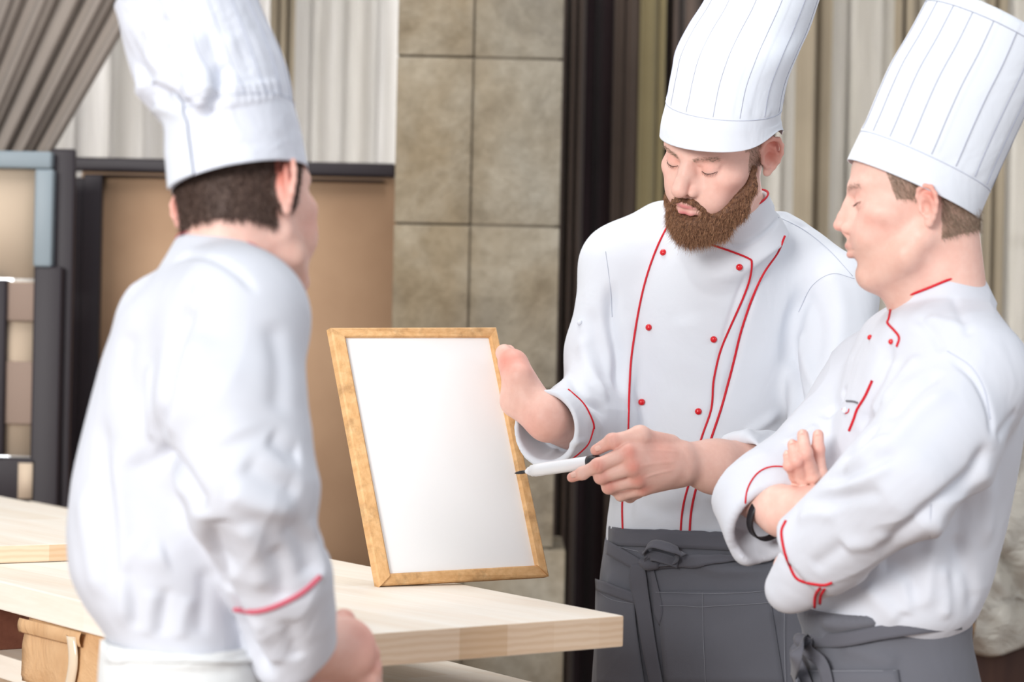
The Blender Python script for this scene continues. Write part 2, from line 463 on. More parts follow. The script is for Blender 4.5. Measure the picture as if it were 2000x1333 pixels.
def piping(pts, objs, m, parent, r=.0019, name='piping', label=None, off=.0008):
    q = on(pts, objs, off)
    if len(q) < 3: return None
    for _ in range(2): q = [q[0]]+[(q[i-1]+2*q[i]+q[i+1])/4 for i in range(1, len(q)-1)]+[q[-1]]
    return tube(name, q, r, m, parent, 6, label, sm=0)
def patch(name, L, Rr, objs, m, parent, off=.003, thick=.003, nu=14, nv=14, wavy=0, label=None):
    """cloth patch between two pixel polylines L and Rr, laid on objs"""
    a = catmull([np.array([*q, 0.]) for q in L], nv); b = catmull([np.array([*q, 0.]) for q in Rr], nv)
    n = len(a); G = np.zeros((n, nu+1, 3)); last = None
    for i in range(n):
        bb = b[min(len(b)-1, int(round(i*(len(b)-1)/(n-1))))]
        for j in range(nu+1):
            q = a[i]+(bb-a[i])*j/nu; h = cast(q[0], q[1], objs)
            if h is None: p = P(q[0], q[1], last if last else 3.9)
            else: p = h[0]+h[1]*off; last = p[1]
            G[i, j] = p
    for _ in range(3):
        G[1:-1, 1:-1] = (G[1:-1, 1:-1]*2+G[:-2, 1:-1]+G[2:, 1:-1]+G[1:-1, :-2]+G[1:-1, 2:])/6
    return sheet(name, G, m, parent, thick, label=label)
def button(px, py, objs, m, parent, r=.0058, label=None):
    h = cast(px, py, objs)
    if h is None: return
    bmv = []; nu, nv = 14, 8; n = h[1]; a = unit(np.cross(n, [0, 0, 1])); b = np.cross(n, a)
    G = np.array([[h[0]+n*(r*.35+r*.75*math.cos(math.pi*i/nv))+r*math.sin(math.pi*i/nv)*(a*math.cos(2*math.pi*j/nu)+b*math.sin(2*math.pi*j/nu)) for j in range(nu)] for i in range(nv+1)])
    V, F = ring_np(G); o = link('button', mesh_np('button', V, F), m, parent)
    if label: o['label'] = label
    return o
def hairs(name, V, N, dirf, n, length, m, parent, w=.0006, seg=3, seed=0, curl=.15, jit=.35, shape=None):
    """n short tapering hairs rooted on points V with normals N; dirf(p)->direction of growth"""
    r = np.random.RandomState(seed); idx = r.randint(0, len(V), n); p = V[idx]+r.normal(size=(n, 3))*.0008; nn = N[idx]
    d = dirf(p, nn)+r.normal(size=(n, 3))*jit; d /= np.linalg.norm(d, axis=1)[:, None]
    L = length*(.6+.7*r.rand(n)); L = L*shape(p) if shape is not None else L
    side = np.cross(d, r.normal(size=(n, 3))); side /= np.linalg.norm(side, axis=1)[:, None]+1e-9
    bend = r.normal(size=(n, 3))*curl; rows = []
    for s_ in range(seg+1):
        t = s_/seg; c = p+d*(L*t)[:, None]+bend*(L*t*t)[:, None]; ww = w*(1-.85*t)
        rows.append(c-side*ww); rows.append(c+side*ww)
    A = np.stack(rows, 1).reshape(n, -1, 3); K = 2*(seg+1); VV = A.reshape(-1, 3); base = np.arange(n)[:, None]*K
    F = np.vstack([np.hstack([base+2*i, base+2*i+1, base+2*i+3, base+2*i+2]) for i in range(seg)])
    o = link(name, mesh_np(name, VV, F), m, parent); return o
# ------------------------------------------------------------------ heads
def headframe(yaw, pitch, roll):
    """yaw>0 looks to image left, pitch>0 down, roll>0 crown leans image right; columns = (x, forward, up)"""
    a, p, r = R_(yaw), R_(pitch), R_(roll)
    Fv = np.array([-math.sin(a)*math.cos(p), -math.cos(a)*math.cos(p), -math.sin(p)])
    U0 = np.array([math.sin(r), 0, math.cos(r)]); U = unit(U0-Fv*(U0@Fv)); X = np.cross(Fv, U)
    return np.stack([X, Fv, U], 1)
def rx(a): c, s = math.cos(R_(a)), math.sin(R_(a)); return np.array([[1, 0, 0], [0, c, -s], [0, s, c]])
def rz(a): c, s = math.cos(R_(a)), math.sin(R_(a)); return np.array([[c, -s, 0], [s, c, 0], [0, 0, 1]])
def ry(a): c, s = math.cos(R_(a)), math.sin(R_(a)); return np.array([[c, 0, s], [0, 1, 0], [-s, 0, c]])
def ear(v, sx, flare=24, dz=0.0, back=-.012, es=1.0):
    """outer ear on side sx: helix rim, antihelix, hollow, tragus and lobe"""
    A = ry(6*sx) @ rz(flare*sx) @ rx(-8)      # local plate: y back-front, z up
    O = np.array([.074*sx, back, dz])
    def L(y, z, x=0.): return O+A@(np.array([x*sx, y, z])*es)
    Aw = A
    E_ = v.ell; v_ell = lambda c, r, **k: E_(c, tuple(q*es for q in r), **k)
    rim = []
    for t in np.linspace(-30, 235, 13):     # from front top, over the back, to the lobe
        c, s = math.cos(R_(t)), math.sin(R_(t)); rim.append(t)
    H = [L(.010, .006, .004), L(.011, .018, .008), L(.006, .029, .011), L(-.005, .034, .014), L(-.016, .030, .016), L(-.0215, .018, .017), L(-.0215, .004, .016), L(-.017, -.010, .013), L(-.010, -.020, .009), L(-.002, -.027, .006)]
    rr = [q*es for q in [.0026, .0032, .0036, .0038, .0038, .0036, .0034, .0034, .0042, .0052]]
    v_ell(L(-.006, .007, .007), (.0046, .0175, .0285), k=.004, rot=Aw)
    v_ell(L(-.002, .0, .0), (.010, .010, .020), k=.008, rot=Aw)
    v.chain(H, rr, k=.003)
    v_ell(L(-.001, -.026, .006), (.0045, .0075, .0085), k=.004, rot=Aw)      # lobe
    v_ell(L(-.001, -.002, .0135), (.0085, .0082, .0125), op='s', k=.003, rot=Aw)    # concha
    v_ell(L(-.004, .020, .0145), (.0040, .007, .0065), op='s', k=.003, rot=Aw)     # triangular hollow
    v.chain([L(-.0135, -.008, .0115), L(-.0145, .004, .0125), L(-.0105, .015, .0125), L(-.002, .020, .0105)], [.0024, .0026, .0026, .002], k=.003)
    v_ell(L(.009, -.004, .008), (.0035, .0038, .0058), k=.003, rot=Aw)       # tragus
    v_ell(L(.000, -.016, .010), (.0035, .0045, .004), k=.003, rot=Aw)
def head_vol(v, look=1, jaw=1.0, lips=1.0, noselen=1.0, cheek=1.0, nosew=1.0, chin=1.0, ears=True, edz=0.0, eback=-.012, es=1.0, eflare=24, back=.098, tip=1.0):
    v.ell((0, .086-back, .032), (.0755, back, .086), k=.02)
    v.ell((0, .030, .030), (.066, .062, .062), k=.025)
    v.ell((0, .028, -.035), (.0605*cheek, .058, .070), k=.025)
    for s in (-1, 1):
        v.cone((.054*s*jaw, .000, -.055), (.047*s*jaw, .022, -.080), .016, .015, k=.02)
        v.cone((.047*s*jaw, .022, -.080), (.013*s, .074*chin, -.106), .015, .015, k=.02)
        v.ell((.049*s, .052, -.020), (.021, .026, .016), k=.022)                 # cheek bone
        v.ell((.030*s, .070, -.050), (.024, .022, .028), k=.02)                   # cheek
        v.cone((.046*s, .074, .022), (.012*s, .091, .018), .008, .008, k=.014)     # brow
        v.ell((.033*s, .101, -.002), (.019, .0135, .0125), op='s', k=.012)         # eye socket
        v.ell((.032*s, .0755, -.002), (.0150, .0145, .0140), k=.0035)              # closed lid over the eyeball
        v.cone((.019*s, .0865, .0075), (.045*s, .0775, .0055), .0034, .003, k=.006)   # lid fold
    v.ell((0, .052, -.082), (.034*jaw, .030, .028), k=.02)
    v.ell((0, .078*chin, -.105), (.018, .014, .014), k=.015)                      # chin
    v.ell((0, .074, -.062), (.030, .024, .026), k=.018)                           # mouth mound
    nl = noselen
    v.chain([(0, .090, .014), (0, .098, -.004), (0, .107*nl, -.022), (0, .112*nl, -.032)], [.0075, .0068*nosew, .0080*nosew, .0100*nosew*tip], k=.010)
    v.ell((0, .1135*nl, -.034), (.0105*nosew*tip, .0095*tip, .0088*tip), k=.006)
    for s in (-1, 1):
        v.ell((.0128*s*nosew, .100, -.0385), (.0072, .0098, .0076), k=.005)        # nostril wings
        v.cone((.006*s, .094, -.012), (.014*s, .088, -.034), .008, .009, k=.012)
        v.ell((.0068*s, .105, -.0455), (.0036, .0062, .0036), op='s', k=.003)
    v.cone((0, .104, -.044), (0, .097, -.052), .004, .004, k=.005)
    # lips
    v.chain([(-.024, .0845, -.0685), (-.012, .0950, -.0645), (-.004, .0985, -.0625), (.004, .0985, -.0625), (.012, .0950, -.0645), (.024, .0845, -.0685)], [.0028, .0045, .0050, .0050, .0045, .0028], k=.005)
    v.chain([(-.021, .0850, -.0725), (-.009, .0955, -.0755), (.009, .0955, -.0755), (.021, .0850, -.0725)], [.0026, .0056*lips, .0056*lips, .0026], k=.005)
    v.chain([(-.026, .0900, -.0695), (-.012, .1015, -.0700), (0, .1045, -.0695), (.012, .1015, -.0700), (.026, .0900, -.0695)], [.0012, .0016, .0016, .0016, .0012], op='s', k=.002)
    v.cone((-.012, .0935, -.0875), (.012, .0935, -.0875), .006, .006, op='s', k=.010)   # under the lower lip
    if ears:
        for s in (-1, 1): ear(v, s, eflare, edz, eback, es)
SKIN0 = np.array(srgb(236, 194, 180)); LIP = np.array(srgb(206, 116, 114)); PINK = np.array(srgb(228, 146, 130)); REDSK = np.array(srgb(216, 112, 94)); PALE = np.array(srgb(242, 208, 192))
def gauss_mix(V, col, spots):
    for c, r, tgt, s in spots:
        r = np.array(r, float)*np.ones(3)
        q = (V-np.array(c))/r; wgt = s*np.exp(-(q*q).sum(1)); col = col*(1-wgt[:, None])+tgt*wgt[:, None]
    return col
def head_cols(V, O, R, sc, ears=1.0, stubble=0.0, nose=.4, base=SKIN0, lipc=LIP, lipw=.75):
    L = (V-O)@R/sc; col = np.tile(base, (len(V), 1))
    sp = [((0, .112, -.034), .014, PINK, nose), ((.045, .06, -.03), .024, PINK, .45), ((-.045, .06, -.03), .024, PINK, .45),
          ((0, .1, -.0635), (.022, .014, .0042), lipc, lipw), ((0, .1, -.0765), (.019, .014, .0052), lipc, lipw),
          ((.032, .085, .004), (.018, .02, .008), PINK, .35), ((-.032, .085, .004), (.018, .02, .008), PINK, .35),
          ((0, .09, .05), (.04, .03, .02), PALE, .4)]
    for s in (-1, 1): sp += [((.084*s, -.02, .012), (.016, .022, .03), REDSK, .75*ears), ((.080*s, -.02, .03), (.016, .022, .016), REDSK, .5*ears)]
    col = gauss_mix(L, col, sp)
    if stubble:
        m = np.clip((-.045-L[:, 2])/.02, 0, 1)*np.clip((L[:, 1]+.01)/.03, 0, 1)*stubble; g = np.array(srgb(196, 160, 140))
        col = col*(1-m[:, None])+g*m[:, None]
    return col
def tint(col, V, O, R, sc, pred, c, amt):
    m = pred((V-O)@R/sc); col[m] = col[m]*(1-amt)+np.array(c)*amt; return col
def lashes(O, R, sc, parent, op=0.0):
    W = lambda p: O+R@(np.array(p)*sc)
    for s in (-1, 1):
        c = []
        for t in np.linspace(-1, 1, 9):
            x = .032*s+.0145*t; z = -.0075+.0040*t*t; y = .0755+.0148*math.sqrt(max(0, 1-((x-.032*s)/.0155)**2-((z+.002)/.0148)**2))
            c.append(W((x, y, z)))
        Vt, Ft = tube_np(c, [.0002]+[.00055]*7+[.0002], 6); o = link('eyelashes', mesh_np('eyelashes', Vt, Ft), LASH, parent)
        c = np.array(c); cc = np.array([c[int(i)]*(1-(i % 1))+c[min(8, int(i)+1)]*(i % 1) for i in np.linspace(0, 8, 60)])
        d0 = unit(R@np.array([0, .75, -.65]))
        o.name = 'eyelid_line'
        hairs('eyelashes', cc, np.tile(d0, (len(cc), 1)), lambda p, n: np.tile(d0, (len(p), 1)), 60, .0045*sc, LASH, parent, w=.00022, seed=3, jit=.12)
def pick(V, F, O, R, sc, pred, dens=1):
    N = normals(V, F); L = (V-O)@R/sc; m = pred(L); return V[m], N[m], L[m]
def brows(V, F, O, R, sc, m, parent, n=200):
    for s in (-1, 1):
        def pr(L): 
            x = L[:, 0]*s; z0 = .0150+.12*(x-.012)-4.2*(x-.030)**2
            return (x > .012) & (x < .050) & (np.abs(L[:, 2]-z0) < .0034) & (L[:, 1] > .05)
        v, nn, _ = pick(V, F, O, R, sc, pr)
        if len(v):
            d = unit(R@np.array([.9*s, -.1, .22])); hairs('eyebrow', v, nn, lambda p, q: d+q*.25, n, .0060*sc, m, parent, w=.00022, seed=5, jit=.12)
# ------------------------------------------------------------------ hats, hands, ribbons
def catm_rows(st, n):
    st = np.array(st, float); A = catmull([r for r in st], n); return np.array(A)
def hat(parent, st, tau, depth, m, pleats=22, band=.2, seed=1, pleat_amp=.0005, crumple=0, cover=True, nu=264, notch=None, fl=None):
    """tall toque: st rows (pxL,pyL,pxR,pyR,d) from brim to top; depth = front-back half size; tau = tilt of the rings to the lens"""
    A = catm_rows(st, 14); nv = len(A); rings = []; wb = Wob(seed, 26, 9); wb2 = Wob(seed+5, 60, 9); wb3 = Wob(seed+9, 9, 6)
    fr = np.array([random.Random(seed*7+i).uniform(-.35, .35) for i in range(pleats+1)])
    prev = None
    for i, r in enumerate(A):
        t = i/(nv-1); a = P(r[0], r[1], r[4]); b = P(r[2], r[3], r[4]); c = (a+b)/2; wv = (b-a)/2; hw = np.linalg.norm(wv); wv = wv/hw
        up = unit(P(*((A[min(i+1, nv-1)][0:2]+A[min(i+1, nv-1)][2:4])/2), r[4])-P(*((A[max(i-1, 0)][0:2]+A[max(i-1, 0)][2:4])/2), r[4]))
        e0 = np.array([0, -1., 0]); e = unit(e0*math.cos(tau)-np.array(up)*math.sin(tau)); e = unit(e-wv*(e@wv))
        ph = np.linspace(0, 2*math.pi, nu, endpoint=False)
        dep = depth*(1+.03*math.sin(3*t)); R0 = np.ones(nu)
        up2 = unit(np.cross(e, wv)); up2 = up2 if up2[2] > 0 else -up2
        ring = c+np.outer(np.cos(ph)*hw, wv)+np.outer(np.sin(ph)*dep, e)
        out = np.outer(np.cos(ph)/hw, wv)+np.outer(np.sin(ph)/dep, e); out /= np.linalg.norm(out, axis=1)[:, None]
        above = np.clip((t-band)/.03, 0, 1)
        D = np.zeros(nu)
        if above > 0:
            pf = (ph/(2*math.pi)*pleats); fra = (pf+fr[np.floor(pf).astype(int)]*.0) % 1
            D += pleat_amp*above*(1.0-fra*1.6+1.2*np.clip((fra-.9)*10, 0, 1))
            g = np.exp(-((t-band)/.05)**2); D += .0009*g*wb2(ring*1.7)       # gathers over the band
        D += .0028*wb3(ring)*min(1, t*4)
        if crumple: 
            side = np.clip(-np.cos(ph)*.8+.55, 0, 1)*np.clip((t-.12)*3, 0, 1)
            rg = 1-2*np.abs(np.sin(wb(ring*.55)*1.4)); D += crumple*side*np.clip(np.sin(ph)*1.6, 0, 1)*(rg*.8+.5*wb(ring))
        lift = 0 if notch is None else (notch[1]*np.exp(-((ph-notch[0])/notch[2])**2)*max(0, 1-t/.22))
        ring = ring+np.outer(lift+0*ph, up)
        rings.append(ring+out*D[:, None])
    G = np.array(rings)
    if fl:
        Vh, Fh = ring_np(G); G = folds(Vh, Fh, fl).reshape(G.shape); rings = [g for g in G]
    if cover:      # soft closed crown, slightly sunken
        top = G[-1]; c = top.mean(0); ext = [c+(top-c)*k+np.array([0, 0, z]) for k, z in ((.97, .004), (.9, .007), (.7, .004), (.4, -.004), (.05, -.008))]
        G = np.vstack([G, np.array(ext)])
    c_ = G.mean((0, 1)); o = sheet('chef_hat', G, m, parent, .0012, closed=True, off=0)
    return o, np.array(rings)
def hat_lines(parent, rings, us, m, v0, v1, r=.0006, name='pleat_seam', off=.0010):
    nv, nu = rings.shape[:2]; c = rings.mean(1, keepdims=True)
    for u in us:
        q = [rings[i, int(u) % nu]+unit(rings[i, int(u) % nu]-c[i, 0])*off for i in range(int(v0*nv), int(v1*nv))]
        tube(name, q, r, m, parent, 5, sm=0)
def ring_line(parent, rings, t, m, r, name, off=.001, half=False):
    nv, nu = rings.shape[:2]; i = min(nv-1, int(t*(nv-1))); c = rings[i].mean(0)
    q = [rings[i, k % nu]+unit(rings[i, k % nu]-c)*off for k in range(0, nu+1, 3)]
    tube(name, q, r, m, parent, 5, sm=0)
def collar_piping(parent, T, ax, r, m, w=.0019):
    """red cord following the real top edge of the collar"""
    V = np.array([v.co[:] for v in parent.data.vertices]); D = V-T; h = D@ax; Rr_ = D-h[:, None]*ax; rad = np.linalg.norm(Rr_, axis=1)
    u = unit(np.cross(ax, [0, 1, 0])); v = np.cross(ax, u); ok = (np.abs(h) < .02) & (rad > r-.008) & (rad < r+.010)
    D, h, Rr_, rad = D[ok], h[ok], Rr_[ok], rad[ok]; an = np.arctan2(Rr_@v, Rr_@u); q = []; n = 72
    for t in np.linspace(-math.pi, math.pi, n, endpoint=False):
        k = np.abs((an-t+math.pi) % (2*math.pi)-math.pi) < .07
        if not k.any(): continue
        hh = h[k].max(); kk = h[k] > hh-.0035; rr = rad[k][kk].max(); q.append((t, rr, hh))
    q = np.array(q)
    for _ in range(3): q[:, 1:] = (np.roll(q[:, 1:], 1, 0)+2*q[:, 1:]+np.roll(q[:, 1:], -1, 0))/4
    P_ = [T+ax*(c-.0004)+(b_+.0002)*(u*math.cos(a_)+v*math.sin(a_)) for a_, b_, c in q]
    tube('piping', P_+[P_[0]], w, m, parent, 6, sm=0)
def finger(v, pts, rs, k=.004):
    for i in range(len(pts)-1): v.cone(pts[i], pts[i+1], rs[i], rs[i+1], k=k)
    for i in range(1, len(pts)-1): v.sph(pts[i], rs[i]*1.07, k=.004)     # knuckle
def nail(tip, prev, nrm, parent, wdt=.0062, ln=.0085, rad=.0075):
    """small curved finger nail lying on the back of a finger end"""
    tip = np.array(tip); ax = unit(tip-np.array(prev)); n = unit(np.array(nrm)-ax*(np.dot(nrm, ax))); s = np.cross(ax, n); G = []
    for i in range(7):
        t = i/6; row = []
        for j in range(7):
            a = (j/6-.5)*1.7; ww = wdt*(1-.55*max(0, t-.7)**1.2*2)
            row.append(tip+ax*(ln*(t-.80))+n*(rad*math.cos(a)*1.02)+s*(ww*math.sin(a)*1.0))
        G.append(row)
    return sheet('fingernail', np.array(G), NAIL, parent, .0006)
NAIL = plain('fingernail', srgb(233, 188, 174), .35, .4)
def ribbon(name, pts, wid, nrm, m, parent, thick=.0016, sub=1):
    pts = catmull(pts, 6); n = len(pts); G = []
    for i, p in enumerate(pts):
        t = unit(pts[min(n-1, i+1)]-pts[max(0, i-1)]); nn = np.array(nrm(i/(n-1)) if callable(nrm) else nrm, float)
        s = unit(np.cross(t, nn)); w_ = wid(i/(n-1)) if callable(wid) else wid
        G.append([p+s*w_*(j/4-.5) for j in range(5)])
    return sheet(name, np.array(G), m, parent, thick)
# ================================================================== the room
def wall(name, parts, m):
    return box(name, None, m, bev=0, parts=parts, kind='structure')
FLOORM = wood('floor_boards', srgb(120, 92, 74), srgb(136, 106, 86), srgb(150, 120, 98), (12, 1.2, 12), .5, plank=.14)
fl = box('floor', (-4.5, 4.5, 1.0, 8.2, -.06, 0), FLOORM, bev=0, kind='structure')
WALLM = plain('beige_plaster', srgb(176, 164, 146), .9, .1, .15, 30)
# back wall with two window openings
def win_wall():
    y0, y1 = 7.35, 7.55
    return wall('wall_back', [(-4.5, 4.5, y0, y1, 0, .55), (-4.5, 4.5, y0, y1, 2.75, 3.6), (-4.5, -2.1, y0, y1, .55, 2.75), (-.15, .45, y0, y1, .55, 2.75), (2.6, 4.5, y0, y1, .55, 2.75)], WALLM)
win_wall()
def emis(name, col, st):
    n = NB(name); n.b.inputs['Base Color'].default_value = (0, 0, 0, 1); n.b.inputs['Emission Color'].default_value = (*col, 1); n.b.inputs['Emission Strength'].default_value = st; return n.m
SKYM = emis('bright_overcast_daylight', srgb(240, 242, 246), 4.3)
FRAMEM = plain('dark_window_frame', srgb(66, 60, 54), .6)
for i, (x0, x1) in enumerate(((-2.1, -.15), (.45, 2.6))):
    wn = box('window_%d' % (i+1), (x0, x1, 7.50, 7.52, .55, 2.75), SKYM, bev=0, kind='structure')
    bars = [(x0, x1, 7.40, 7.46, .55, .62), (x0, x1, 7.40, 7.46, 2.69, 2.75)]+[(x, x+.06, 7.40, 7.46, .55, 2.75) for x in np.linspace(x0, x1-.06, 4)]+[(x0, x1, 7.41, 7.45, 1.62, 1.66)]
    box('window_frame', None, FRAMEM, wn, bev=0, parts=bars)
# stone pillar: coursed blocks with sunken joints
def stone():
    n = NB('rough_limestone'); v = n.coord()
    a = n.noise(v, 5, 6, .65, .4); b_ = n.noise(v, 24, 5, .7); c_ = n.noise(n.coord((1, 1, .5)), 2.2, 3)
    c1 = n.ramp(a, [(.30, srgb(118, 107, 92)), (.48, srgb(148, 137, 119)), (.66, srgb(170, 162, 147))])
    c2 = n.ramp(b_, [(.35, (.62, .60, .56)), (.6, (1, 1, 1))]); c3 = n.ramp(c_, [(.4, srgb(134, 116, 88)), (.62, srgb(142, 140, 132))])
    n.set(n.mix(n.mix(c1, c3, .45), c2, .55, 'MULTIPLY'), .92, .15); n.bump(a, .6, .02); n.bump(b_, .5, .006); return n.m
def pillar():
    d = 5.85; x0 = P(768, 500, d)[0]; x1 = P(1092, 500, d)[0]; xm = P(916, 500, d)[0]; zj = [P(930, y, d)[2] for y in (-300, 112, 440, 760, 1070)]
    m = stone(); g = .0022; zs = zj+[.0]; root = None; parts = []
    for i in range(len(zs)-1):
        zt, zb = zs[i], zs[i+1]; ex = .0 if i < 4 else .03
        for a, b, dy in ((x0-ex, xm, 0.0), (xm, x1+ex, .012)):
            parts.append((a, b, d+dy-ex, d+.38+ex, zb+g, zt-g))
    core = (x0+.012, x1-.012, d+.02, d+.37, 0, zs[0])
    p = box('trim_1', None, m, bev=.004, parts=parts); p.name = 'stone_pillar'; p['kind'] = 'structure'
    box('mortar', core, plain('pale_mortar', srgb(140, 130, 114), .95), p, bev=0)
pillar()
# curtains
def curtain(name, px0, px1, d, z0, z1, m, folds_n, amp, label, cat='curtain', group=None, seed=0, lean=None, parent=None, nu=None, gather=0):
    xa = P(px0, 500, d)[0]; xb = P(px1, 500, d)[0]; nu = nu or int(folds_n*14); r = random.Random(seed); nv = 26
    ph = [r.uniform(0, 6.28) for _ in range(5)]; G = np.zeros((nv, nu, 3))
    for i in range(nv):
        t = i/(nv-1); z = z0+(z1-z0)*t
        for k in range(nu):
            u = k/(nu-1); w_ = u*folds_n*2*math.pi
            y = amp*(math.sin(w_+.8*math.sin(w_*.37+ph[0])+ph[1])+.45*math.sin(2.3*w_+ph[2]+t)+.3*math.sin(.31*w_+ph[3]))
            x = xa+(xb-xa)*u+amp*.5*math.cos(w_*1.3+ph[4])
            if lean: x += lean(t, u)
            G[i, k] = (x, d+y, z)
    o = sheet(name, G, m, parent, .004)
    if parent is None: tag(o, label, cat, group)
    return o
def sheer_mat(name, c1, c2, trans=.55):
    n = NB(name); v = n.coord((7, 1, .35)); f = n.noise(v, 2.2, 3); f2 = n.noise(n.coord((60, 1, 2)), 3, 2)
    col = n.mix(n.ramp(f, [(.3, c1), (.7, c2)]), n.ramp(f2, [(.3, (.86, .86, .86)), (.7, (1, 1, 1))]), .6, 'MULTIPLY')
    n.set(col, .9, .1); out = n.t.nodes['Material Output']; tl = n.n('ShaderNodeBsdfTranslucent'); n.l(col, tl.inputs[0])
    tp = n.n('ShaderNodeBsdfTransparent'); tp.inputs[0].default_value = (.96, .94, .9, 1)
    m1 = n.n('ShaderNodeMixShader'); m1.inputs[0].default_value = trans; n.l(n.b.outputs[0], m1.inputs[1]); n.l(tl.outputs[0], m1.inputs[2])
    m2 = n.n('ShaderNodeMixShader'); m2.inputs[0].default_value = .12; n.l(m1.outputs[0], m2.inputs[1]); n.l(tp.outputs[0], m2.inputs[2]); n.l(m2.outputs[0], out.inputs[0]); return n.m
SHEER = sheer_mat('sheer_beige_voile', srgb(198, 194, 188), srgb(226, 223, 220))
SHEER2 = sheer_mat('sheer_grey_voile', srgb(188, 183, 174), srgb(218, 214, 208), .55)
DRAPE = cloth('taupe_drape', srgb(150, 138, 126), .2, .4); DARKC = cloth('dark_brown_drape', srgb(62, 48, 52), .25, .3); MIDC = cloth('brown_drape', srgb(104, 90, 82), .2, .3)
OLIVE = cloth('olive_brown_drape', srgb(134, 122, 90), .2, .3); TANB = cloth('tan_brown_drape', srgb(168, 155, 134), .15, .3); GREYD2 = cloth('grey_taupe_drape', srgb(148, 138, 130), .2, .3)
curtain('sheer_curtain', 40, 800, 7.0, .05, 3.3, SHEER, 9, .035, 'pale sheer curtain over the window behind the folding screens', seed=3)
curtain('sheer_curtain', 1390, 2120, 6.95, .05, 3.3, SHEER2, 9, .04, 'grey beige sheer curtain behind the two men at right', seed=8)
curtain('drape', 520, 566, 6.8, .05, 3.3, TANB, 2, .02, 'narrow tan drape hanging beside the leftmost tall hat', seed=5, group=None)
curtain('drape', 1085, 1135, 6.5, .02, 3.3, MIDC, 2, .03, 'brown drape touching the stone pillar', seed=6)
curtain('drape', 1120, 1200, 6.6, .02, 3.3, DARKC, 2.3, .04, 'near-black drape between the pillar and the bearded person', seed=7)
curtain('drape', 1190, 1250, 6.5, .02, 3.3, MIDC, 1.6, .03, 'dark brown drape left of the olive drape', seed=17)
curtain('drape', 1240, 1285, 6.42, .02, 3.3, OLIVE, 1.4, .03, 'olive drape left of the bearded person\'s hat', seed=9)
curtain('drape', 1280, 1420, 6.5, .02, 3.3, MIDC, 5, .03, 'brown drape half hidden behind the bearded person\'s hat and face', seed=10)
for i, (a, b, sd) in enumerate(((1556, 1618, 11), (1738, 1782, 12), (1922, 1952, 13))):
    curtain('drape', a, b, 6.75, .02, 3.3, TANB, 1.6, .03, ('tan drape right of the bearded person\'s hat', 'tan drape behind the rightmost person\'s tall hat', 'narrow tan drape at the right edge of the picture')[i], seed=sd)
# swept curtain, top left
def swept():
    d = 6.2; G = []
    for i in range(30):
        t = i/29; y = -330+t*640; xr = 470-t*375; xl = -220-t*90; row = []
        for k in range(110):
            u = k/109; w_ = u*9*2*math.pi
            p = P(xl+(xr-xl)*u, y, d+.028*math.sin(w_+.7*math.sin(w_*.3))+.012*math.sin(2.7*w_+1)); row.append(p)
        G.append(row)
    o = sheet('swept_curtain', np.array(G), GREYD2, None, .004); tag(o, 'taupe curtain swept aside in diagonal folds at the top left', 'curtain')
swept()
# folding screens
DW = plain('dark_stained_wood', srgb(38, 31, 37), .5, .35, .1); BW = plain('pale_blue_grey_wood', srgb(132, 144, 152), .45, .4)
CORK = NB('tan_board'); _f = CORK.noise(CORK.coord(), 3, 4); CORK.set(CORK.ramp(_f, [(.3, srgb(164, 132, 106)), (.7, srgb(182, 150, 122))]), .85, .15); CORK = CORK.m
CREAM = plain('cream_cloth_panel', srgb(206, 186, 164), .85)
def pbox(x0, y0, x1, y1, d0, d1):
    a = P(x0, y0, d0); b = P(x1, y1, d0); return (a[0], b[0], d0, d1, b[2], a[2])
def screens():
    d = 6.1
    s = box('folding_screen', None, DW, bev=.006, parts=[pbox(130, 306, 772, 346, d, d+.05), pbox(131, 346, 168, 1560, d, d+.05)])
    tag(s, 'dark framed room divider with a plain tan panel beside the stone pillar', 'screen')
    box('panel', pbox(160, 335, 770, 1540, d+.02, d+.035), CORK, s, bev=0)['label'] = 'plain tan panel'
    box('moulding', None, DW, s, bev=.004, parts=[pbox(164, 342, 750, 352, d-.008, d+.02), pbox(164, 342, 174, 1540, d-.008, d+.02)])
    d2 = 5.78
    t = box('folding_screen', None, DW, bev=.006, parts=[pbox(66, 520, 100, 1560, d2, d2+.05), pbox(100, 290, 121, 1560, d2+.03, d2+.05), pbox(-200, 890, 70, 985, d2, d2+.05), pbox(-60, 545, 6, 890, d2-.01, d2+.05)])
    tag(t, 'blue-grey topped room divider with cream panels at the left edge', 'screen')
    box('top_rail', None, BW, t, bev=.006, parts=[pbox(-200, 290, 100, 330, d2-.004, d2+.05), pbox(68, 330, 100, 522, d2-.004, d2+.05)])['label'] = 'pale blue-grey upper moulding'
    box('panel', None, CREAM, t, bev=0, parts=[pbox(-200, 325, 70, 545, d2+.02, d2+.03), pbox(-200, 545, 70, 892, d2+.02, d2+.03), pbox(36, 905, 62, 975, d2-.004, d2+.03)])['label'] = 'cream panel'
    TS = plain('taupe_slat', srgb(146, 126, 114), .7)
    for ya, yb in ((552, 628), (706, 830)): box('slat', pbox(4, ya, 68, yb, d2+.005, d2+.02), TS, t, bev=.003)['label'] = 'taupe cross slat'
    # make both stand on the floor
    for o in (s, t):
        me = o.data; zmin = min(v.co.z for v in me.vertices)
        for v in me.vertices:
            if v.co.z < zmin+.35: v.co.z = 0
screens()
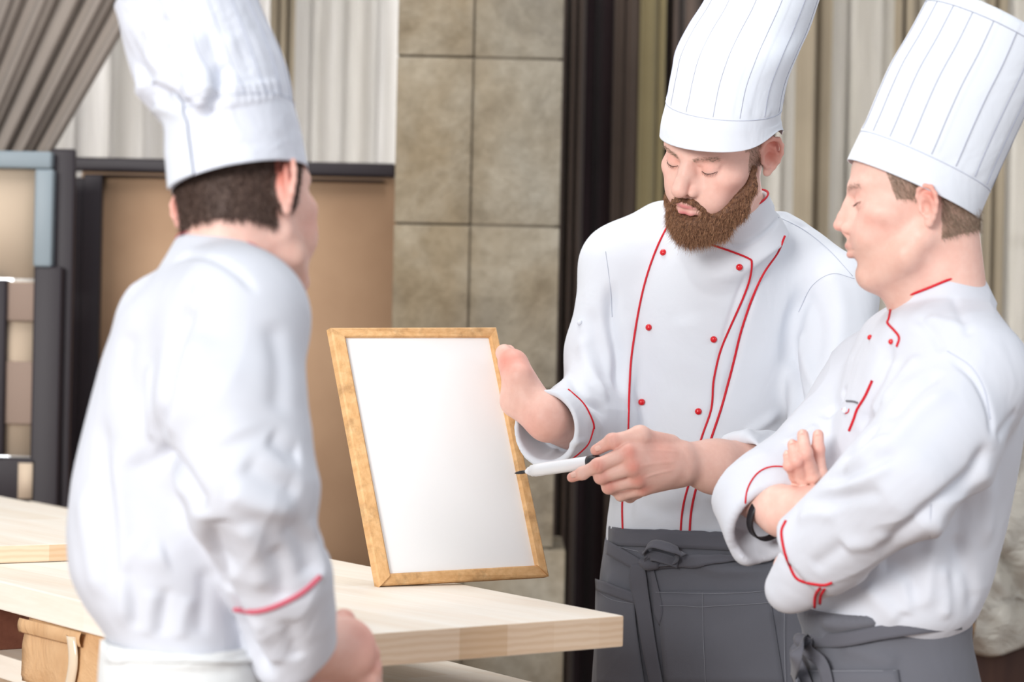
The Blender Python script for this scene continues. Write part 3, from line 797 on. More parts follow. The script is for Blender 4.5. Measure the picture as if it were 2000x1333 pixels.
# crate with crumpled film, right edge
def crate():
    d = 5.4; W_ = wood('dark_red_brown_wood', srgb(64, 44, 38), srgb(78, 54, 46), srgb(92, 66, 54), (14, 14, 2))
    c = box('crate', None, W_, bev=.004, parts=[(P(1905, 1260, d)[0], P(1905, 1260, d)[0]+.5, d, d+.4, 0, P(1905, 1262, d)[2])]); tag(c, 'dark brown wooden crate under crumpled film at the right edge', 'crate')
    box('top_board', pbox(1885, 1232, 2400, 1262, d-.01, d+.42), wood('tan_wood', srgb(140, 108, 80), srgb(160, 126, 94), srgb(176, 142, 108)), c, bev=.003)['label'] = 'lighter tan top board'
    n = NB('crumpled_film'); n.set(srgb(222, 216, 204), .25, .6); f = n.noise(n.coord(), 14, 5, .65, 1.2); n.bump(f, .9, .02); n.b.inputs['Transmission Weight'].default_value = .25
    G = []; wb = Wob(5, 22, 9); wb2 = Wob(6, 55, 9)
    for i in range(70):
        t = i/69; row = []
        for k in range(60):
            u = k/59; p = P(1888+u*330+14*math.sin(t*9)-26*t*(t < .8), 760+t*500+18*math.sin(u*9+1)*t+(60*u*t), d-.03+.10*(1-t)); row.append(p)
        G.append(row)
    G = np.array(G); q = G.reshape(-1, 3); D = .018*(1-2*np.abs(np.sin(wb(q*[1, 1, .45])*1.5)))+.008*wb2(q); G[..., 1] += D.reshape(70, 60)
    o = sheet('plastic_film', G, n.m, None, .002); tag(o, 'crumpled clear plastic film bundle hanging over the dark crate', 'film')
    # the bundle the film is wrapped round
    bb = box('bundle', None, plain('beige_sacking', srgb(178, 164, 140), .9, .2, .5, 20), bev=.03, parts=[(P(1925, 900, d)[0], P(1925, 900, d)[0]+.45, d+.08, d+.36, P(1900, 1232, d)[2], P(1900, 780, d)[2])]); tag(bb, 'beige sacking bundle wrapped in plastic film on the crate', 'bundle')
crate()
# ================================================================== the table
NZ = .90
def onplane(px, py, z):
    q = P(px, py, 1.0)-np.array([0, 0, CAMZ]); t = (z-CAMZ)/q[2]; return np.array([0, 0, CAMZ])+q*t
TW = wood('pale_pine', srgb(246, 232, 216), srgb(250, 242, 230), srgb(253, 248, 240), (24, 2.2, 24), .5, plank=.085)
def endgrain():
    n = NB('pine_end_grain'); v = n.coord((1, 1, 1)); wv = n.n('ShaderNodeTexWave', wave_type='RINGS'); mp = n.coord((9, 9, 14)); n.l(mp, wv.inputs[0]); wv.inputs['Scale'].default_value = 2.2; wv.inputs['Distortion'].default_value = 2.5; wv.inputs['Detail'].default_value = 3
    sp = n.n('ShaderNodeSeparateXYZ'); n.l(v, sp.inputs[0]); m1 = n.n('ShaderNodeMath', operation='MULTIPLY'); n.l(sp.outputs[0], m1.inputs[0]); m1.inputs[1].default_value = 1/.085
    f_ = n.n('ShaderNodeMath', operation='FLOOR'); n.l(m1.outputs[0], f_.inputs[0]); wn = n.n('ShaderNodeTexWhiteNoise', noise_dimensions='1D'); n.l(f_.outputs[0], wn.inputs['W'])
    c = n.ramp(wv.outputs['Fac'], [(.1, srgb(232, 204, 174)), (.8, srgb(240, 216, 190))]); c = n.mix(c, n.ramp(wn.outputs[0], [(0, (.84, .76, .66)), (.6, (.97, .95, .93)), (1, (1, 1, 1))]), .9, 'MULTIPLY')
    n.set(c, .6, .2); return n.m
EG = endgrain()
def slab(name, A, B, Cc, D, z1, th, label, cat, endm=EG):
    """board with top corners A(near) B(right) C(far right) D(far left) at height z1"""
    A, B, Cc, D = [np.array(q[:2]) for q in (A, B, Cc, D)]; ex = unit(B-A); ey = np.array([-ex[1], ex[0]])
    loc = lambda p: ((p-A)@ex, (p-A)@ey); L = [loc(p) for p in (A, B, Cc, D)]
    V = [(x, y, 0) for x, y in L]+[(x, y, -th) for x, y in L]; F = [(0, 1, 2, 3), (7, 6, 5, 4), (0, 4, 5, 1), (1, 5, 6, 2), (2, 6, 7, 3), (3, 7, 4, 0)]
    me = mesh_np(name, V, F, smooth=False); o = link(name, me); me.materials.append(TW); me.materials.append(endm); me.polygons[2].material_index = 1
    o.matrix_world = Matrix(((ex[0], ey[0], 0, A[0]), (ex[1], ey[1], 0, A[1]), (0, 0, 1, z1), (0, 0, 0, 1)))
    md = o.modifiers.new('bevel', 'BEVEL'); md.width = .0025; md.segments = 2; tag(o, label, cat); return o, ex, ey
N_ = onplane(492, 1255, NZ); Rr = onplane(1219, 1203, NZ); F_ = onplane(635, 1090, NZ); G_ = onplane(0, 1135.5, NZ)
dirf = unit(F_-Rr); dirn = unit(G_-N_); FR = Rr+dirf*2.5; FL = N_+dirn*1.6
top, ex, ey = slab('table_top_board', N_, Rr, FR, FL, NZ, .046, 'thick pale pine board that the picture frame stands on', 'board')
# slab lying on it at left
e_ = onplane(0, 1067, NZ+.031); e2_ = onplane(128, 1063, NZ+.031); dx = unit(e2_-e_); far = onplane(444, 1053, NZ+.031)
sa = e_-dx*.25; slab('loose_board', sa, e_+dx*np.linalg.norm(far-e_)*.97, e_+dx*np.linalg.norm(far-e_)*.97+dirf*1.3, sa+dirf*1.3, NZ+.031, .030, 'second pine board lying on the thick one at the left edge', 'board')
# lower bench, carrying blocks and legs
z2 = .752; Ls = onplane(742, 1288, z2); Lr = onplane(970, 1333, z2); dl = unit(Ls-Lr)
B2 = Lr-dl*.42; A2 = B2+(N_-Rr)*.96; B2[2] = A2[2] = 0
bench, bx, by = slab('workbench', A2, B2, B2+dirf*2.45, A2+dirn*1.6, z2, .04, 'lower pine workbench under the thick board', 'table')
mwb = bench.matrix_world.copy()
LEGM = wood('pine_leg', srgb(206, 178, 148), srgb(220, 194, 166), srgb(230, 206, 180), (20, 20, 2))
wd = np.linalg.norm(B2-A2)
for x, y in ((.05, .06), (wd-.12, .06), (.05, 1.45), (wd-.12, 1.95)):
    box('leg', (x, x+.07, y, y+.07, -z2, -.04), LEGM, bench, bev=.003, matrix=mwb)
rail = box('spacer_rail', (.0, wd, 1.15, 1.24, .0, NZ-.046-z2), wood('red_brown_wood', srgb(98, 58, 46), srgb(112, 68, 54), srgb(124, 80, 62)), bev=.003, matrix=mwb); tag(rail, 'reddish brown batten carrying the thick board on the workbench', 'batten')
rail2 = box('spacer_rail', (.0, .10, .30, .38, .0, NZ-.046-z2), LEGM, bev=.003, matrix=mwb); tag(rail2, 'short pale block under the thick board behind the leftmost person', 'batten')
# paper bag under the near edge
def bag():
    n = NB('brown_kraft_paper'); f = n.noise(n.coord(), 9, 5, .6, .8); n.set(n.ramp(f, [(.3, srgb(196, 152, 108)), (.7, srgb(222, 182, 138))]), .55, .3); n.bump(f, .7, .012)
    d = 3.62; c0 = P(48, 1222, d+.12); zt = P(48, 1195, d+.1)[2]; 
    a = P(46, 1222, d+.16); b = P(222, 1262, d-.08); ex_ = unit(np.array([b[0]-a[0], b[1]-a[1], 0])); ey_ = np.array([-ex_[1], ex_[0], 0]); W_ = np.linalg.norm((b-a)[:2]); h = a[2]-z2+.012
    r = random.Random(2); wb = Wob(9, 30, 8); G = []
    prof = [(0, 0), (.5, -.002), (1, 0), (1.0, .05), (.97, .10), (.5, .102), (.03, .10), (0, .05)]
    for i in range(22):
        t = i/21; row = []; pin = 1-.55*max(0, t-.55)**1.2
        for k in range(64):
            s_ = k/64*8; i0 = int(s_) % 8; f_ = s_-int(s_); p0 = prof[i0]; p1 = prof[(i0+1) % 8]; x = p0[0]+(p1[0]-p0[0])*f_; y = p0[1]+(p1[1]-p0[1])*f_
            row.append(np.array([a[0], a[1], z2+.001])+ex_*(x*W_)+ey_*((y-.05)*pin+.05)+np.array([0, 0, h*t]))
        G.append(row)
    G = np.array(G); q = G.reshape(-1, 3); G[..., :2] += (.003*wb(q)*(q[:, 2] > z2+.01)).reshape(22, 64, 1)*ey_[:2]
    o = sheet('paper_bag', G, n.m, None, .0015, closed=True); tag(o, 'brown kraft paper bag under the board edge beside the leftmost person', 'bag')
    G = []
    for i in range(10):
        t = i/9; G.append([G_fold for G_fold in [np.array([a[0], a[1], z2])+ex_*(u*W_)+ey_*(-.007-.003*math.sin(t*3.1))+np.array([0, 0, h*(1.0-.22*t)]) for u in np.linspace(.0, .70, 14)]])
    sheet('folded_flap', np.array(G), n.m, o, .0012)
    tp = NB('clear_tape'); tp.set(srgb(226, 206, 180), .15, .6); G = []
    for i in range(16):
        t = i/15; G.append([np.array([a[0], a[1], z2])+ex_*(W_*(.56+.10*u+.03*math.sin(t*4)))+ey_*(-.010-.006*math.sin(u*3.1))+np.array([0, 0, h*(.92-.9*t)]) for u in np.linspace(0, 1, 6)])
    sheet('clear_tape', np.array(G), tp.m, o, .0008)['label'] = 'strip of clear glossy tape'
bag()
# ================================================================== framed board
def board():
    O_ = [P(645, 641, 3.95), P(969, 640, 4.09), P(1070, 1127, 4.015), P(740, 1148, 3.88)]
    I_ = [P(675, 659, 3.952), P(957, 659, 4.083), P(1047, 1105, 4.012), P(763, 1123, 3.888)]
    n = unit(np.cross(O_[1]-O_[0], O_[3]-O_[0])); n = n if n[1] > 0 else -n      # away from the lens
    FW = wood('honey_pine', srgb(204, 152, 98), srgb(222, 174, 120), srgb(236, 196, 146), (60, 60, 3), .5, dirt=.5)
    pn = np.array(I_)+n*.006; c = pn.mean(0); pn = c+(pn-c)*1.03
    bk = pn+n*.006; V = np.vstack([pn, bk]); F = [(0, 3, 2, 1), (4, 5, 6, 7), (0, 1, 5, 4), (1, 2, 6, 5), (2, 3, 7, 6), (3, 0, 4, 7)]
    root = link('picture_frame', mesh_np('picture_frame', V, F, smooth=False), plain('blank_white_sheet', (.96, .96, .965), .5, .2)); tag(root, 'blank white board in a honey pine frame tilted on the table', 'framed board')
    for i in range(4):
        a, b = O_[i], O_[(i+1) % 4]; ia, ib = I_[i], I_[(i+1) % 4]; V = []
        for p, q in ((a, ia), (b, ib)):
            V += [p, p+(q-p)*.12-n*.002, p+(q-p)*.88-n*.002, q+n*.001, q+n*.016, p+n*.016]
        F = [tuple((k, (k+1) % 6, 6+(k+1) % 6, 6+k)) for k in range(6)]+[(0, 5, 4, 3, 2, 1), (6, 7, 8, 9, 10, 11)]
        me = bpy.data.meshes.new('frame_rail'); o0 = a; x = unit(b-a); z = -n; y = np.cross(z, x)
        L = [((v-o0)@y, (v-o0)@x, (v-o0)@z) for v in V]; me.from_pydata(L, [], F); me.update(); o = link('frame_rail', me, FW)
        o.matrix_world = Matrix(((y[0], x[0], z[0], o0[0]), (y[1], x[1], z[1], o0[1]), (y[2], x[2], z[2], o0[2]), (0, 0, 0, 1)))
        bpy.context.view_layer.update(); o.parent = root; o.matrix_parent_inverse = root.matrix_world.inverted()
    # thin wedge strip under the bottom rail
    return root
board()
# ================================================================== bearded chef in the middle
def build_mid():
    O = P(1407, 291, 3.93); R = headframe(40, 21, 15); sc = 1.03
    hd = Vol(); hd.frame(O, R, sc); head_vol(hd, noselen=1.03, cheek=1.02, nosew=1.16, back=.094, jaw=1.04); hd.frame()
    W = lambda p: O+R@(np.array(p)*sc)
    def tp(L): return (np.abs(L[:, 0]) > .055) & (L[:, 2] > -.018) & (L[:, 2] < .075) & (L[:, 1] < .040-(L[:, 2] < .02)*.012) & (L[:, 1] > -.09) & ~((np.abs(L[:, 0]) > .0765) & (L[:, 2] < .045)) | ((L[:, 1] < -.03) & (L[:, 2] > -.03))
    hd.cone(W((0, -.015, -.04)), P(1446, 520, 4.17), .053, .058, k=.03)
    V1, F1 = hd.mesh(.0017, smooth=1); c1 = head_cols(V1, O, R, sc, lipc=np.array(srgb(205, 110, 118)), lipw=.9); c1 = tint(c1, V1, O, R, sc, tp, srgb(150, 122, 104), .6)
    # body under the clothes: chest, hips, legs down to the floor
    b = Vol(); dt = 4.20
    b.loft(lofts([(470, 1330, 1540, dt, .07), (560, 1215, 1630, dt, .085), (750, 1230, 1590, dt, .10), (1000, 1215, 1530, dt, .095), (1200, 1195, 1560, dt, .10), (1300, 1195, 1560, dt, .10)]), k=.03)
    b.cone(P(1432, 440, 4.16), P(1432, 560, dt), .055, .06, k=.04)
    hz = P(1380, 1280, dt)
    for s in (-1, 1):
        hip = np.array([hz[0]+.085*s, dt, .72]); kn = np.array([hz[0]+.11*s, dt-.02, .48]); an = np.array([hz[0]+.12*s, dt+.02, .09])
        b.cone(hip, kn, .085, .06, k=.04); b.cone(kn, an, .058, .038, k=.02); b.cone(an, an+[.01*s, -.15, -.055], .035, .03, k=.02)
    V2, F2 = b.mesh(.007, smooth=2)
    # right hand (image left) behind and beside the board
    a = Vol(); wr = P(1068, 818, 3.96)
    a.cone(P(1170, 850, 4.10), wr, .040, .031, k=.02, sq=((0, 0, 1), 1.15))
    a.cone(wr, P(1020, 765, 3.985), .030, .030, k=.02); a.cone(P(1020, 765, 3.985), P(1004, 712, 4.0), .028, .024, k=.02)
    a.cone(wr, P(1003, 790, 3.99), .026, .020, k=.02)
    a.cone(P(1015, 735, 3.97), P(985, 690, 4.03), .021, .015, k=.015)
    finger(a, [P(1010, 718, 4.03), P(993, 688, 4.085), P(968, 690, 4.14), P(940, 706, 4.14)], [.0125, .0105, .009, .0075])
    for q, y in enumerate((712, 742, 772, 802)):
        finger(a, [P(1012, y+4, 4.04), P(990+q*2, y+4, 4.135), P(955, y+8, 4.14), P(925+5*q, y+11, 4.135)], [.0115, .0098, .009, .0075])
    V3, F3 = a.mesh(.0018, smooth=1)
    c3 = gauss_mix(V3, np.tile(SKIN0, (len(V3), 1)), [(P(990, 700, 3.98), .03, PINK, .75), (P(1050, 830, 3.95), .03, PINK, .45), (P(1020, 720, 3.97), .02, REDSK, .3)])
    # left hand (image centre) pointing with the marker
    h = Vol(); w0 = P(1335, 902, 3.80)
    h.cone(P(1500, 912, 3.90), P(1395, 912, 3.83), .046, .040, k=.02); h.cone(P(1395, 912, 3.83), w0, .040, .0315, k=.02)
    mc = [P(1228, 884, 3.73), P(1236, 912, 3.73), P(1246, 937, 3.745), P(1256, 955, 3.765)]
    for q, (m_, r) in enumerate(zip(mc, (.0135, .0135, .0125, .0115))):
        h.cone(P(1318+q*4, 888+q*10, 3.785), m_, .019, r, k=.020)
    h.ell(P(1280, 905, 3.765), (.034, .018, .028), k=.02)
    h.cone(P(1320, 925, 3.80), P(1262, 948, 3.79), .020, .014, k=.02)
    finger(h, [mc[0], P(1168, 910, 3.725), P(1138, 925, 3.735), P(1117, 933, 3.745)], [.0130, .0108, .0092, .0078])
    finger(h, [mc[1], P(1174, 932, 3.735), P(1190, 946, 3.785), P(1218, 940, 3.80)], [.0128, .0105, .0088, .0075])
    finger(h, [mc[2], P(1189, 952, 3.75), P(1208, 962, 3.795), P(1232, 955, 3.81)], [.0120, .0100, .0085, .0073])
    finger(h, [mc[3], P(1213, 967, 3.775), P(1230, 972, 3.81), P(1250, 965, 3.82)], [.0110, .0092, .0078, .0068])
    finger(h, [P(1308, 872, 3.785), P(1250, 852, 3.745), P(1196, 862, 3.735), P(1164, 880, 3.745)], [.019, .0125, .0112, .0088])
    h.cone(P(1250, 852, 3.745), P(1240, 885, 3.75), .010, .010, k=.02)
    # creases between the knuckles
    V4, F4 = h.mesh(.0015, smooth=1)
    V4 = folds(V4, F4, [(Q((1330, 885, 3.755), (1290, 880, 3.74), (1245, 880, 3.715)), .0028, .0009), (Q((1325, 902, 3.76), (1285, 905, 3.74), (1248, 911, 3.715)), .0028, .0009),
                        (Q((1320, 918, 3.765), (1285, 925, 3.745), (1255, 935, 3.73)), .0026, .0008),
                        (Q((1172, 900, 3.72), (1170, 912, 3.714), (1167, 922, 3.72)), .0012, -.0007), (Q((1140, 914, 3.73), (1139, 924, 3.726), (1137, 934, 3.73)), .0010, -.0006),
                        (Q((1196, 850, 3.73), (1196, 861, 3.722), (1199, 873, 3.73)), .0012, -.0007)])
    c4 = gauss_mix(V4, np.tile(SKIN0*.97, (len(V4), 1)), [(m_-[0, .012, 0], .013, REDSK, .55) for m_ in mc] +
         [(P(1168, 910, 3.715), .012, REDSK, .5), (P(1117, 933, 3.74), .014, PINK, .6), (P(1164, 880, 3.74), .014, PINK, .5), (P(1176, 932, 3.73), .012, REDSK, .5), (P(1190, 952, 3.74), .012, REDSK, .45), (P(1196, 862, 3.73), .013, PINK, .5), (P(1290, 880, 3.75), .03, PINK, .35)])
    V, F, col = join_np([(V1, F1, c1), (V2, F2, np.tile(SKIN0, (len(V2), 1))), (V3, F3, c3), (V4, F4, c4)])
    man = link('person', mesh_np('person', V, F, cols=col), SKIN)
    tag(man, 'bearded person in tall white hat and red-piped jacket pointing a marker at the board', 'person', 'chefs at the table')
    nail(P(1120, 930, 3.74), P(1138, 925, 3.735), (.15, -1, .35), man, .0060, .0095, .0074)
    nail(P(1167, 878, 3.742), P(1196, 862, 3.735), (.1, -1, .3), man, .0066, .011, .0082)
    lashes(O, R, sc, man); brows(V1, F1, O, R, sc, LIGHTB, man, 170)
    # ---- beard
    bd = Vol(); bd.frame(O, R, sc)
    for s in (-1, 1):
        bd.chain([(.070*s, .012, -.014), (.067*s, .020, -.045), (.056*s, .036, -.078), (.035*s, .062, -.105), (0, .082, -.106)], [.0045, .009, .014, .017, .019], k=.016)
        bd.chain([(.062*s, .036, -.050), (.048*s, .058, -.075), (.028*s, .078, -.09)], [.006, .012, .014], k=.012)
        bd.chain([(.002*s, .101, -.0545), (.014*s, .0985, -.056), (.026*s, .090, -.065), (.030*s, .084, -.080)], [.0042, .0050, .0052, .008], k=.004)
    bd.chain([(-.012, .092, -.094), (.012, .092, -.094)], [.009, .009], k=.012)
    bd.ell((0, .076, -.110), (.028, .026, .020), k=.02)
    bd.ell((0, .106, -.0695), (.0215, .020, .0095), op='s', k=.003)
    V5, F5 = bd.mesh(.002, smooth=1); N5 = normals(V5, F5)
    V5 = V5+N5*(.0008*Wob(3, 500, 8)(V5))[:, None]
    beard = link('beard', mesh_np('beard', V5, F5), BEARD, man)
    L5 = (V5-O)@R/sc; m = (N5@R)[:, 1] > -.55
    dn = R@np.array([0, .25, -1.]); 
    def grow(p, n):
        l = (p-O)@R/sc; d = np.array([0, .15, -1.])[None]+np.stack([np.clip(l[:, 0]*-6, -.6, .6), 0*l[:, 0], 0*l[:, 0]], 1)
        return d@R.T+n*.55
    hairs('beard_hair', V5[m], N5[m], grow, 15000, .012, BEARDL, man, w=.00028, seg=3, seed=2, curl=.22, jit=.22, shape=lambda p: np.clip(.45+(-.045-((p-O)@R/sc)[:, 2])*8, .4, 1.0)*np.where((((p-O)@R/sc)[:, 2] > -.068) & (((p-O)@R/sc)[:, 1] > .07), .45, 1))
    # ---- short hair at the temple
    vh, nh, _ = pick(V1, F1, O, R, sc, tp); dd = R@np.array([0, -.35, -1.])
    hairs('short_hair', vh, nh, lambda p, n: np.tile(dd, (len(p), 1))+n*.25, 9000, .007, LIGHTB, man, w=.00024, seed=4)
    # ---- jacket
    j = Vol()
    j.loft(lofts([(428, 1350, 1530, 4.19, .05), (455, 1270, 1588, 4.19, .090), (500, 1205, 1640, 4.20, .115), (560, 1190, 1650, 4.20, .130), (660, 1196, 1622, 4.20, .138), (760, 1208, 1598, 4.20, .135),
                  (860, 1206, 1572, 4.20, .130), (960, 1196, 1550, 4.20, .130), (1035, 1187, 1540, 4.20, .130), (1100, 1186, 1545, 4.20, .128)]), k=.03, n=2.2)
    nk0 = P(1408, 470, 4.06); 
    j.cone(P(1300, 470, 4.19), P(1215, 520, 4.20), .066, .066, k=.03); j.cone(P(1530, 492, 4.17), P(1625, 582, 4.15), .060, .071, k=.03)
    # collar
    axn = unit(np.array([-.42, -.24, .87])); T = P(1420, 410, 4.05)
    j.cap(T-axn*.080, T, .078, .073, k=.008, rnd=.002)
    j.cone(P(1422, 508, 4.085), P(1400, 660, 4.155), .080, .092, k=.05)
    # sleeve, image left
    sh = P(1215, 525, 4.19); el = P(1172, 838, 4.13)
    j.cone(sh, P(1182, 690, 4.17), .070, .064, k=.03); j.cone(P(1182, 690, 4.17), el, .064, .066, k=.03)
    cu = P(1066, 838, 3.955)
    j.cap(P(1180, 825, 4.12), cu, .060, .061, k=.03, sq=((0, 0, 1), 1.06))
    j.cone(P(1170, 740, 4.14), P(1120, 790, 4.05), .045, .040, k=.03)
    # sleeve, image right
    e2 = P(1600, 905, 3.99)
    j.cone(P(1630, 585, 4.14), P(1625, 760, 4.06), .072, .066, k=.03); j.cone(P(1625, 760, 4.06), e2, .066, .064, k=.03)
    j.cap(e2, P(1448, 935, 3.86), .066, .070, k=.03, sq=((0, 0, 1), 1.0))
    # hollow: collar opening and cuffs
    j.cap(T-axn*.030, T+axn*.06, .068, .069, op='s', k=.003)
    j.cap(P(1100, 828, 4.02), cu+unit(cu-P(1180, 825, 4.12))*.03, .048, .0565, op='s', k=.004)
    j.cap(P(1500, 928, 3.90), P(1448, 935, 3.86)+unit(P(1448, 935, 3.86)-e2)*.03, .058, .065, op='s', k=.004)
    Vj, Fj = j.mesh(.0027, smooth=2)
    fl = [ # big cloth folds
        (Q((1195, 545, 4.10), (1192, 620, 4.08), (1210, 700, 4.07), (1208, 780, 4.07)), .012, -.016),
        (Q((1598, 520, 4.05), (1552, 620, 4.06), (1545, 700, 4.06), (1560, 800, 4.06), (1590, 850, 4.06)), .014, -.018),
        (Q((1225, 600, 4.06), (1235, 700, 4.06), (1228, 800, 4.06)), .014, .004),
        (Q((1150, 600, 4.12), (1170, 680, 4.10), (1195, 760, 4.08)), .014, -.006), (Q((1135, 650, 4.12), (1150, 720, 4.09), (1190, 790, 4.07)), .013, .007),
        (Q((1110, 720, 4.1), (1140, 775, 4.05), (1190, 810, 4.05)), .011, -.007), (Q((1085, 750, 4.05), (1130, 790, 4.0), (1185, 850, 4.03)), .012, .006),
        (Q((1575, 560, 4.05), (1600, 640, 4.03), (1590, 740, 4.0)), .013, -.006), (Q((1610, 520, 4.08), (1640, 600, 4.06), (1630, 720, 4.02)), .018, .006),
        (Q((1560, 640, 4.03), (1570, 700, 4.0), (1600, 780, 3.98)), .010, .006), (Q((1530, 800, 4.06), (1460, 850, 4.05), (1400, 862, 4.05)), .010, .006), (Q((1540, 820, 4.06), (1470, 875, 4.05), (1390, 890, 4.05)), .010, -.006),
        (Q((1540, 850, 4.03), (1500, 890, 4.0), (1460, 900, 3.9)), .009, .005),
        (Q((1460, 520, 4.07), (1432, 600, 4.06), (1405, 690, 4.06), (1392, 790, 4.06), (1365, 862, 4.06)), .0045, -.003),
        (Q((1480, 545, 4.07), (1452, 640, 4.06), (1428, 730, 4.06), (1405, 800, 4.06)), .006, -.004),
        (Q((1240, 980, 4.07), (1300, 1000, 4.06), (1380, 985, 4.06)), .014, -.004), (Q((1370, 960, 4.06), (1440, 985, 4.06), (1530, 1010, 4.07)), .012, .006), (Q((1390, 1010, 4.06), (1460, 1020, 4.06), (1530, 1000, 4.07)), .010, -.005),
        (Q((1210, 900, 4.08), (1230, 960, 4.07), (1225, 1030, 4.07)), .010, -.004),
        (Q((1350, 480, 4.08), (1335, 560, 4.06), (1345, 640, 4.06)), .03, -.004), (Q((1505, 400, 4.1), (1540, 430, 4.1), (1580, 450, 4.12)), .006, -.004),
        (Q((1405, 470, 4.05), (1450, 480, 4.04), (1500, 450, 4.05), (1525, 420, 4.1)), .004, -.005),
        (Q((1060, 900, 3.95), (1110, 870, 3.98), (1150, 860, 4.0)), .006, .003)]
    Vj = folds(Vj, Fj, fl, [(9, .0028, (1, 1, .6)), (24, .0011, (1.2, 1.2, .5))], seed=4, cr=[(11, .0022, (1, 1, .8)), (18, .0012, (1, 1, 1))])
    jk = link('jacket', mesh_np('jacket', Vj, Fj), WHITE, man); jk['label'] = 'double breasted white jacket with red piping'
    J = [jk]
    piping([(1309, 432), (1283, 485), (1262, 545), (1247, 610), (1234, 690), (1229, 760), (1226, 840), (1221, 930), (1216, 985), (1217, 1042)], J, RED, jk)
    piping([(1383, 476), (1430, 492), (1462, 505), (1468, 514), (1464, 545), (1450, 585), (1426, 640), (1406, 690), (1393, 745), (1389, 800), (1370, 856), (1350, 930), (1334, 990), (1328, 1056)], J, RED, jk, .0018)
    piping([(1532, 462), (1518, 494), (1490, 535), (1466, 590), (1446, 650), (1432, 710), (1411, 790), (1388, 860), (1362, 945), (1350, 1000), (1346, 1056)], J, RED, jk, .0020)
    collar_piping(jk, T, axn, .0715, RED)
    piping([(1397, 452), (1394, 462), (1396, 474)], J, RED, jk, .0018)
    for x, y in ((1296, 494), (1444, 522), (1268, 640), (1394, 663), (1253, 786), (1364, 804), (1320, 942)): button(x, y, J, REDB, jk)
    button(1133, 631, J, HATW, jk, .005, 'white sleeve button')
    piping([(1110, 762), (1140, 790), (1157, 822), (1160, 838)], J, RED, jk, .0014); piping([(1160, 834), (1150, 865), (1135, 882), (1116, 897)], J, RED, jk, .0014)
    piping([(1520, 425), (1570, 450), (1620, 490), (1665, 540)], J, SEAM, jk, .0005, 'seam'); piping([(1560, 610), (1585, 560), (1625, 535), (1668, 545)], J, SEAM, jk, .0005, 'seam')
    piping([(1433, 872), (1436, 920), (1446, 1000)], J, SEAM, jk, .0005, 'seam')
    piping([(1183, 492), (1192, 560), (1196, 620)], J, SEAM, jk, .0005, 'seam')
    # ---- apron over jacket, down to the shins
    ap = Vol()
    ap.loft(lofts([(1028, 1188, 1548, 4.20, .128), (1060, 1186, 1552, 4.20, .134), (1120, 1178, 1575, 4.20, .140), (1200, 1168, 1610, 4.20, .145), (1300, 1160, 1640, 4.20, .150), (1700, 1140, 1660, 4.20, .165), (1900, 1130, 1670, 4.20, .17)]), k=.01, n=2.3)
    ap.loft(lofts([(1010, 1193, 1535, 4.20, .12), (1060, 1190, 1542, 4.20, .118), (1950, 1140, 1650, 4.20, .15)]), op='s', k=.004)
    Va, Fa = ap.mesh(.0042, smooth=1)
    Va = folds(Va, Fa, [(Q((1330, 1085, 4.05), (1400, 1115, 4.04), (1500, 1110, 4.06)), .010, .005), (Q((1400, 1080, 4.05), (1460, 1105, 4.05), (1530, 1090, 4.06)), .008, -.005),
        (Q((1255, 1120, 4.05), (1262, 1220, 4.04), (1300, 1400, 4.03)), .03, -.006), (Q((1390, 1250, 4.04), (1450, 1230, 4.04), (1540, 1190, 4.05)), .014, .005), (Q((1330, 1290, 4.04), (1420, 1290, 4.04), (1500, 1270, 4.05)), .016, .005),
        (Q((1340, 1190, 4.04), (1400, 1210, 4.04), (1440, 1240, 4.05)), .012, -.004), (Q((1200, 1100, 4.08), (1190, 1200, 4.08), (1185, 1330, 4.08)), .014, .004)],
        [(7, .004, (1.2, 1.2, .4)), (20, .0009, (1, 1, 1))], seed=14)
    apr = link('apron', mesh_np('apron', Va, Fa), GREY, man); apr['label'] = 'grey apron tied with a bow at the waist'; A = [apr]
    patch('waistband', [(1196, 1034), (1193, 1066)], [(1512, 1046), (1520, 1080)], A, GREYD, apr, .003, .003, 30, 4)
    patch('waist_tie', [(1194, 1056), (1192, 1084)], [(1262, 1098), (1240, 1112)], A, GREYD, apr, .008, .002, 16, 4)
    patch('waist_tie', [(1270, 1094), (1268, 1113)], [(1545, 1072), (1548, 1094)], A, GREYD, apr, .008, .002, 26, 4)
    K = lambda x, y, f=.0: (lambda h: (h[0]+h[1]*(.006+f)) if h else P(x, y, 4.05-f))(cast(x, y, A))
    ribbon('bow_loop', [K(1272, 1100), K(1268, 1082, .016), K(1285, 1066, .030), K(1312, 1072, .034), K(1332, 1082, .022), K(1318, 1096, .008), K(1280, 1100)], .022, (0, -.6, .8), GREYD, apr)
    ribbon('bow_loop', [K(1270, 1102, .004), K(1280, 1088, .018), K(1302, 1092, .018), K(1326, 1101, .008)], .018, (.2, -.9, .5), GREYD, apr)
    kn = Vol(); kn.ell(K(1272, 1104, .008), (.011, .009, .010)); kn.cone(K(1262, 1100, .006), K(1284, 1104, .006), .008, .008, k=.006); Vk, Fk = kn.mesh(.0018); link('knot', mesh_np('knot', Vk, Fk), GREYD, apr)
    patch('hanging_tie', [(1238, 1104), (1235, 1140), (1247, 1200), (1258, 1270), (1272, 1345)], [(1262, 1102), (1270, 1150), (1279, 1215), (1287, 1270), (1300, 1345)], A, GREYD, apr, .009, .0022, 6, 8)
    patch('hanging_tie', [(1272, 1112), (1276, 1150), (1280, 1200)], [(1278, 1110), (1296, 1185), (1290, 1222)], A, GREYD, apr, .005, .002, 5, 8)
    patch('pocket', [(1172, 1134), (1170, 1200), (1168, 1345)], [(1240, 1158), (1246, 1230), (1262, 1345)], A, GREY, apr, .006, .003, 14, 8)
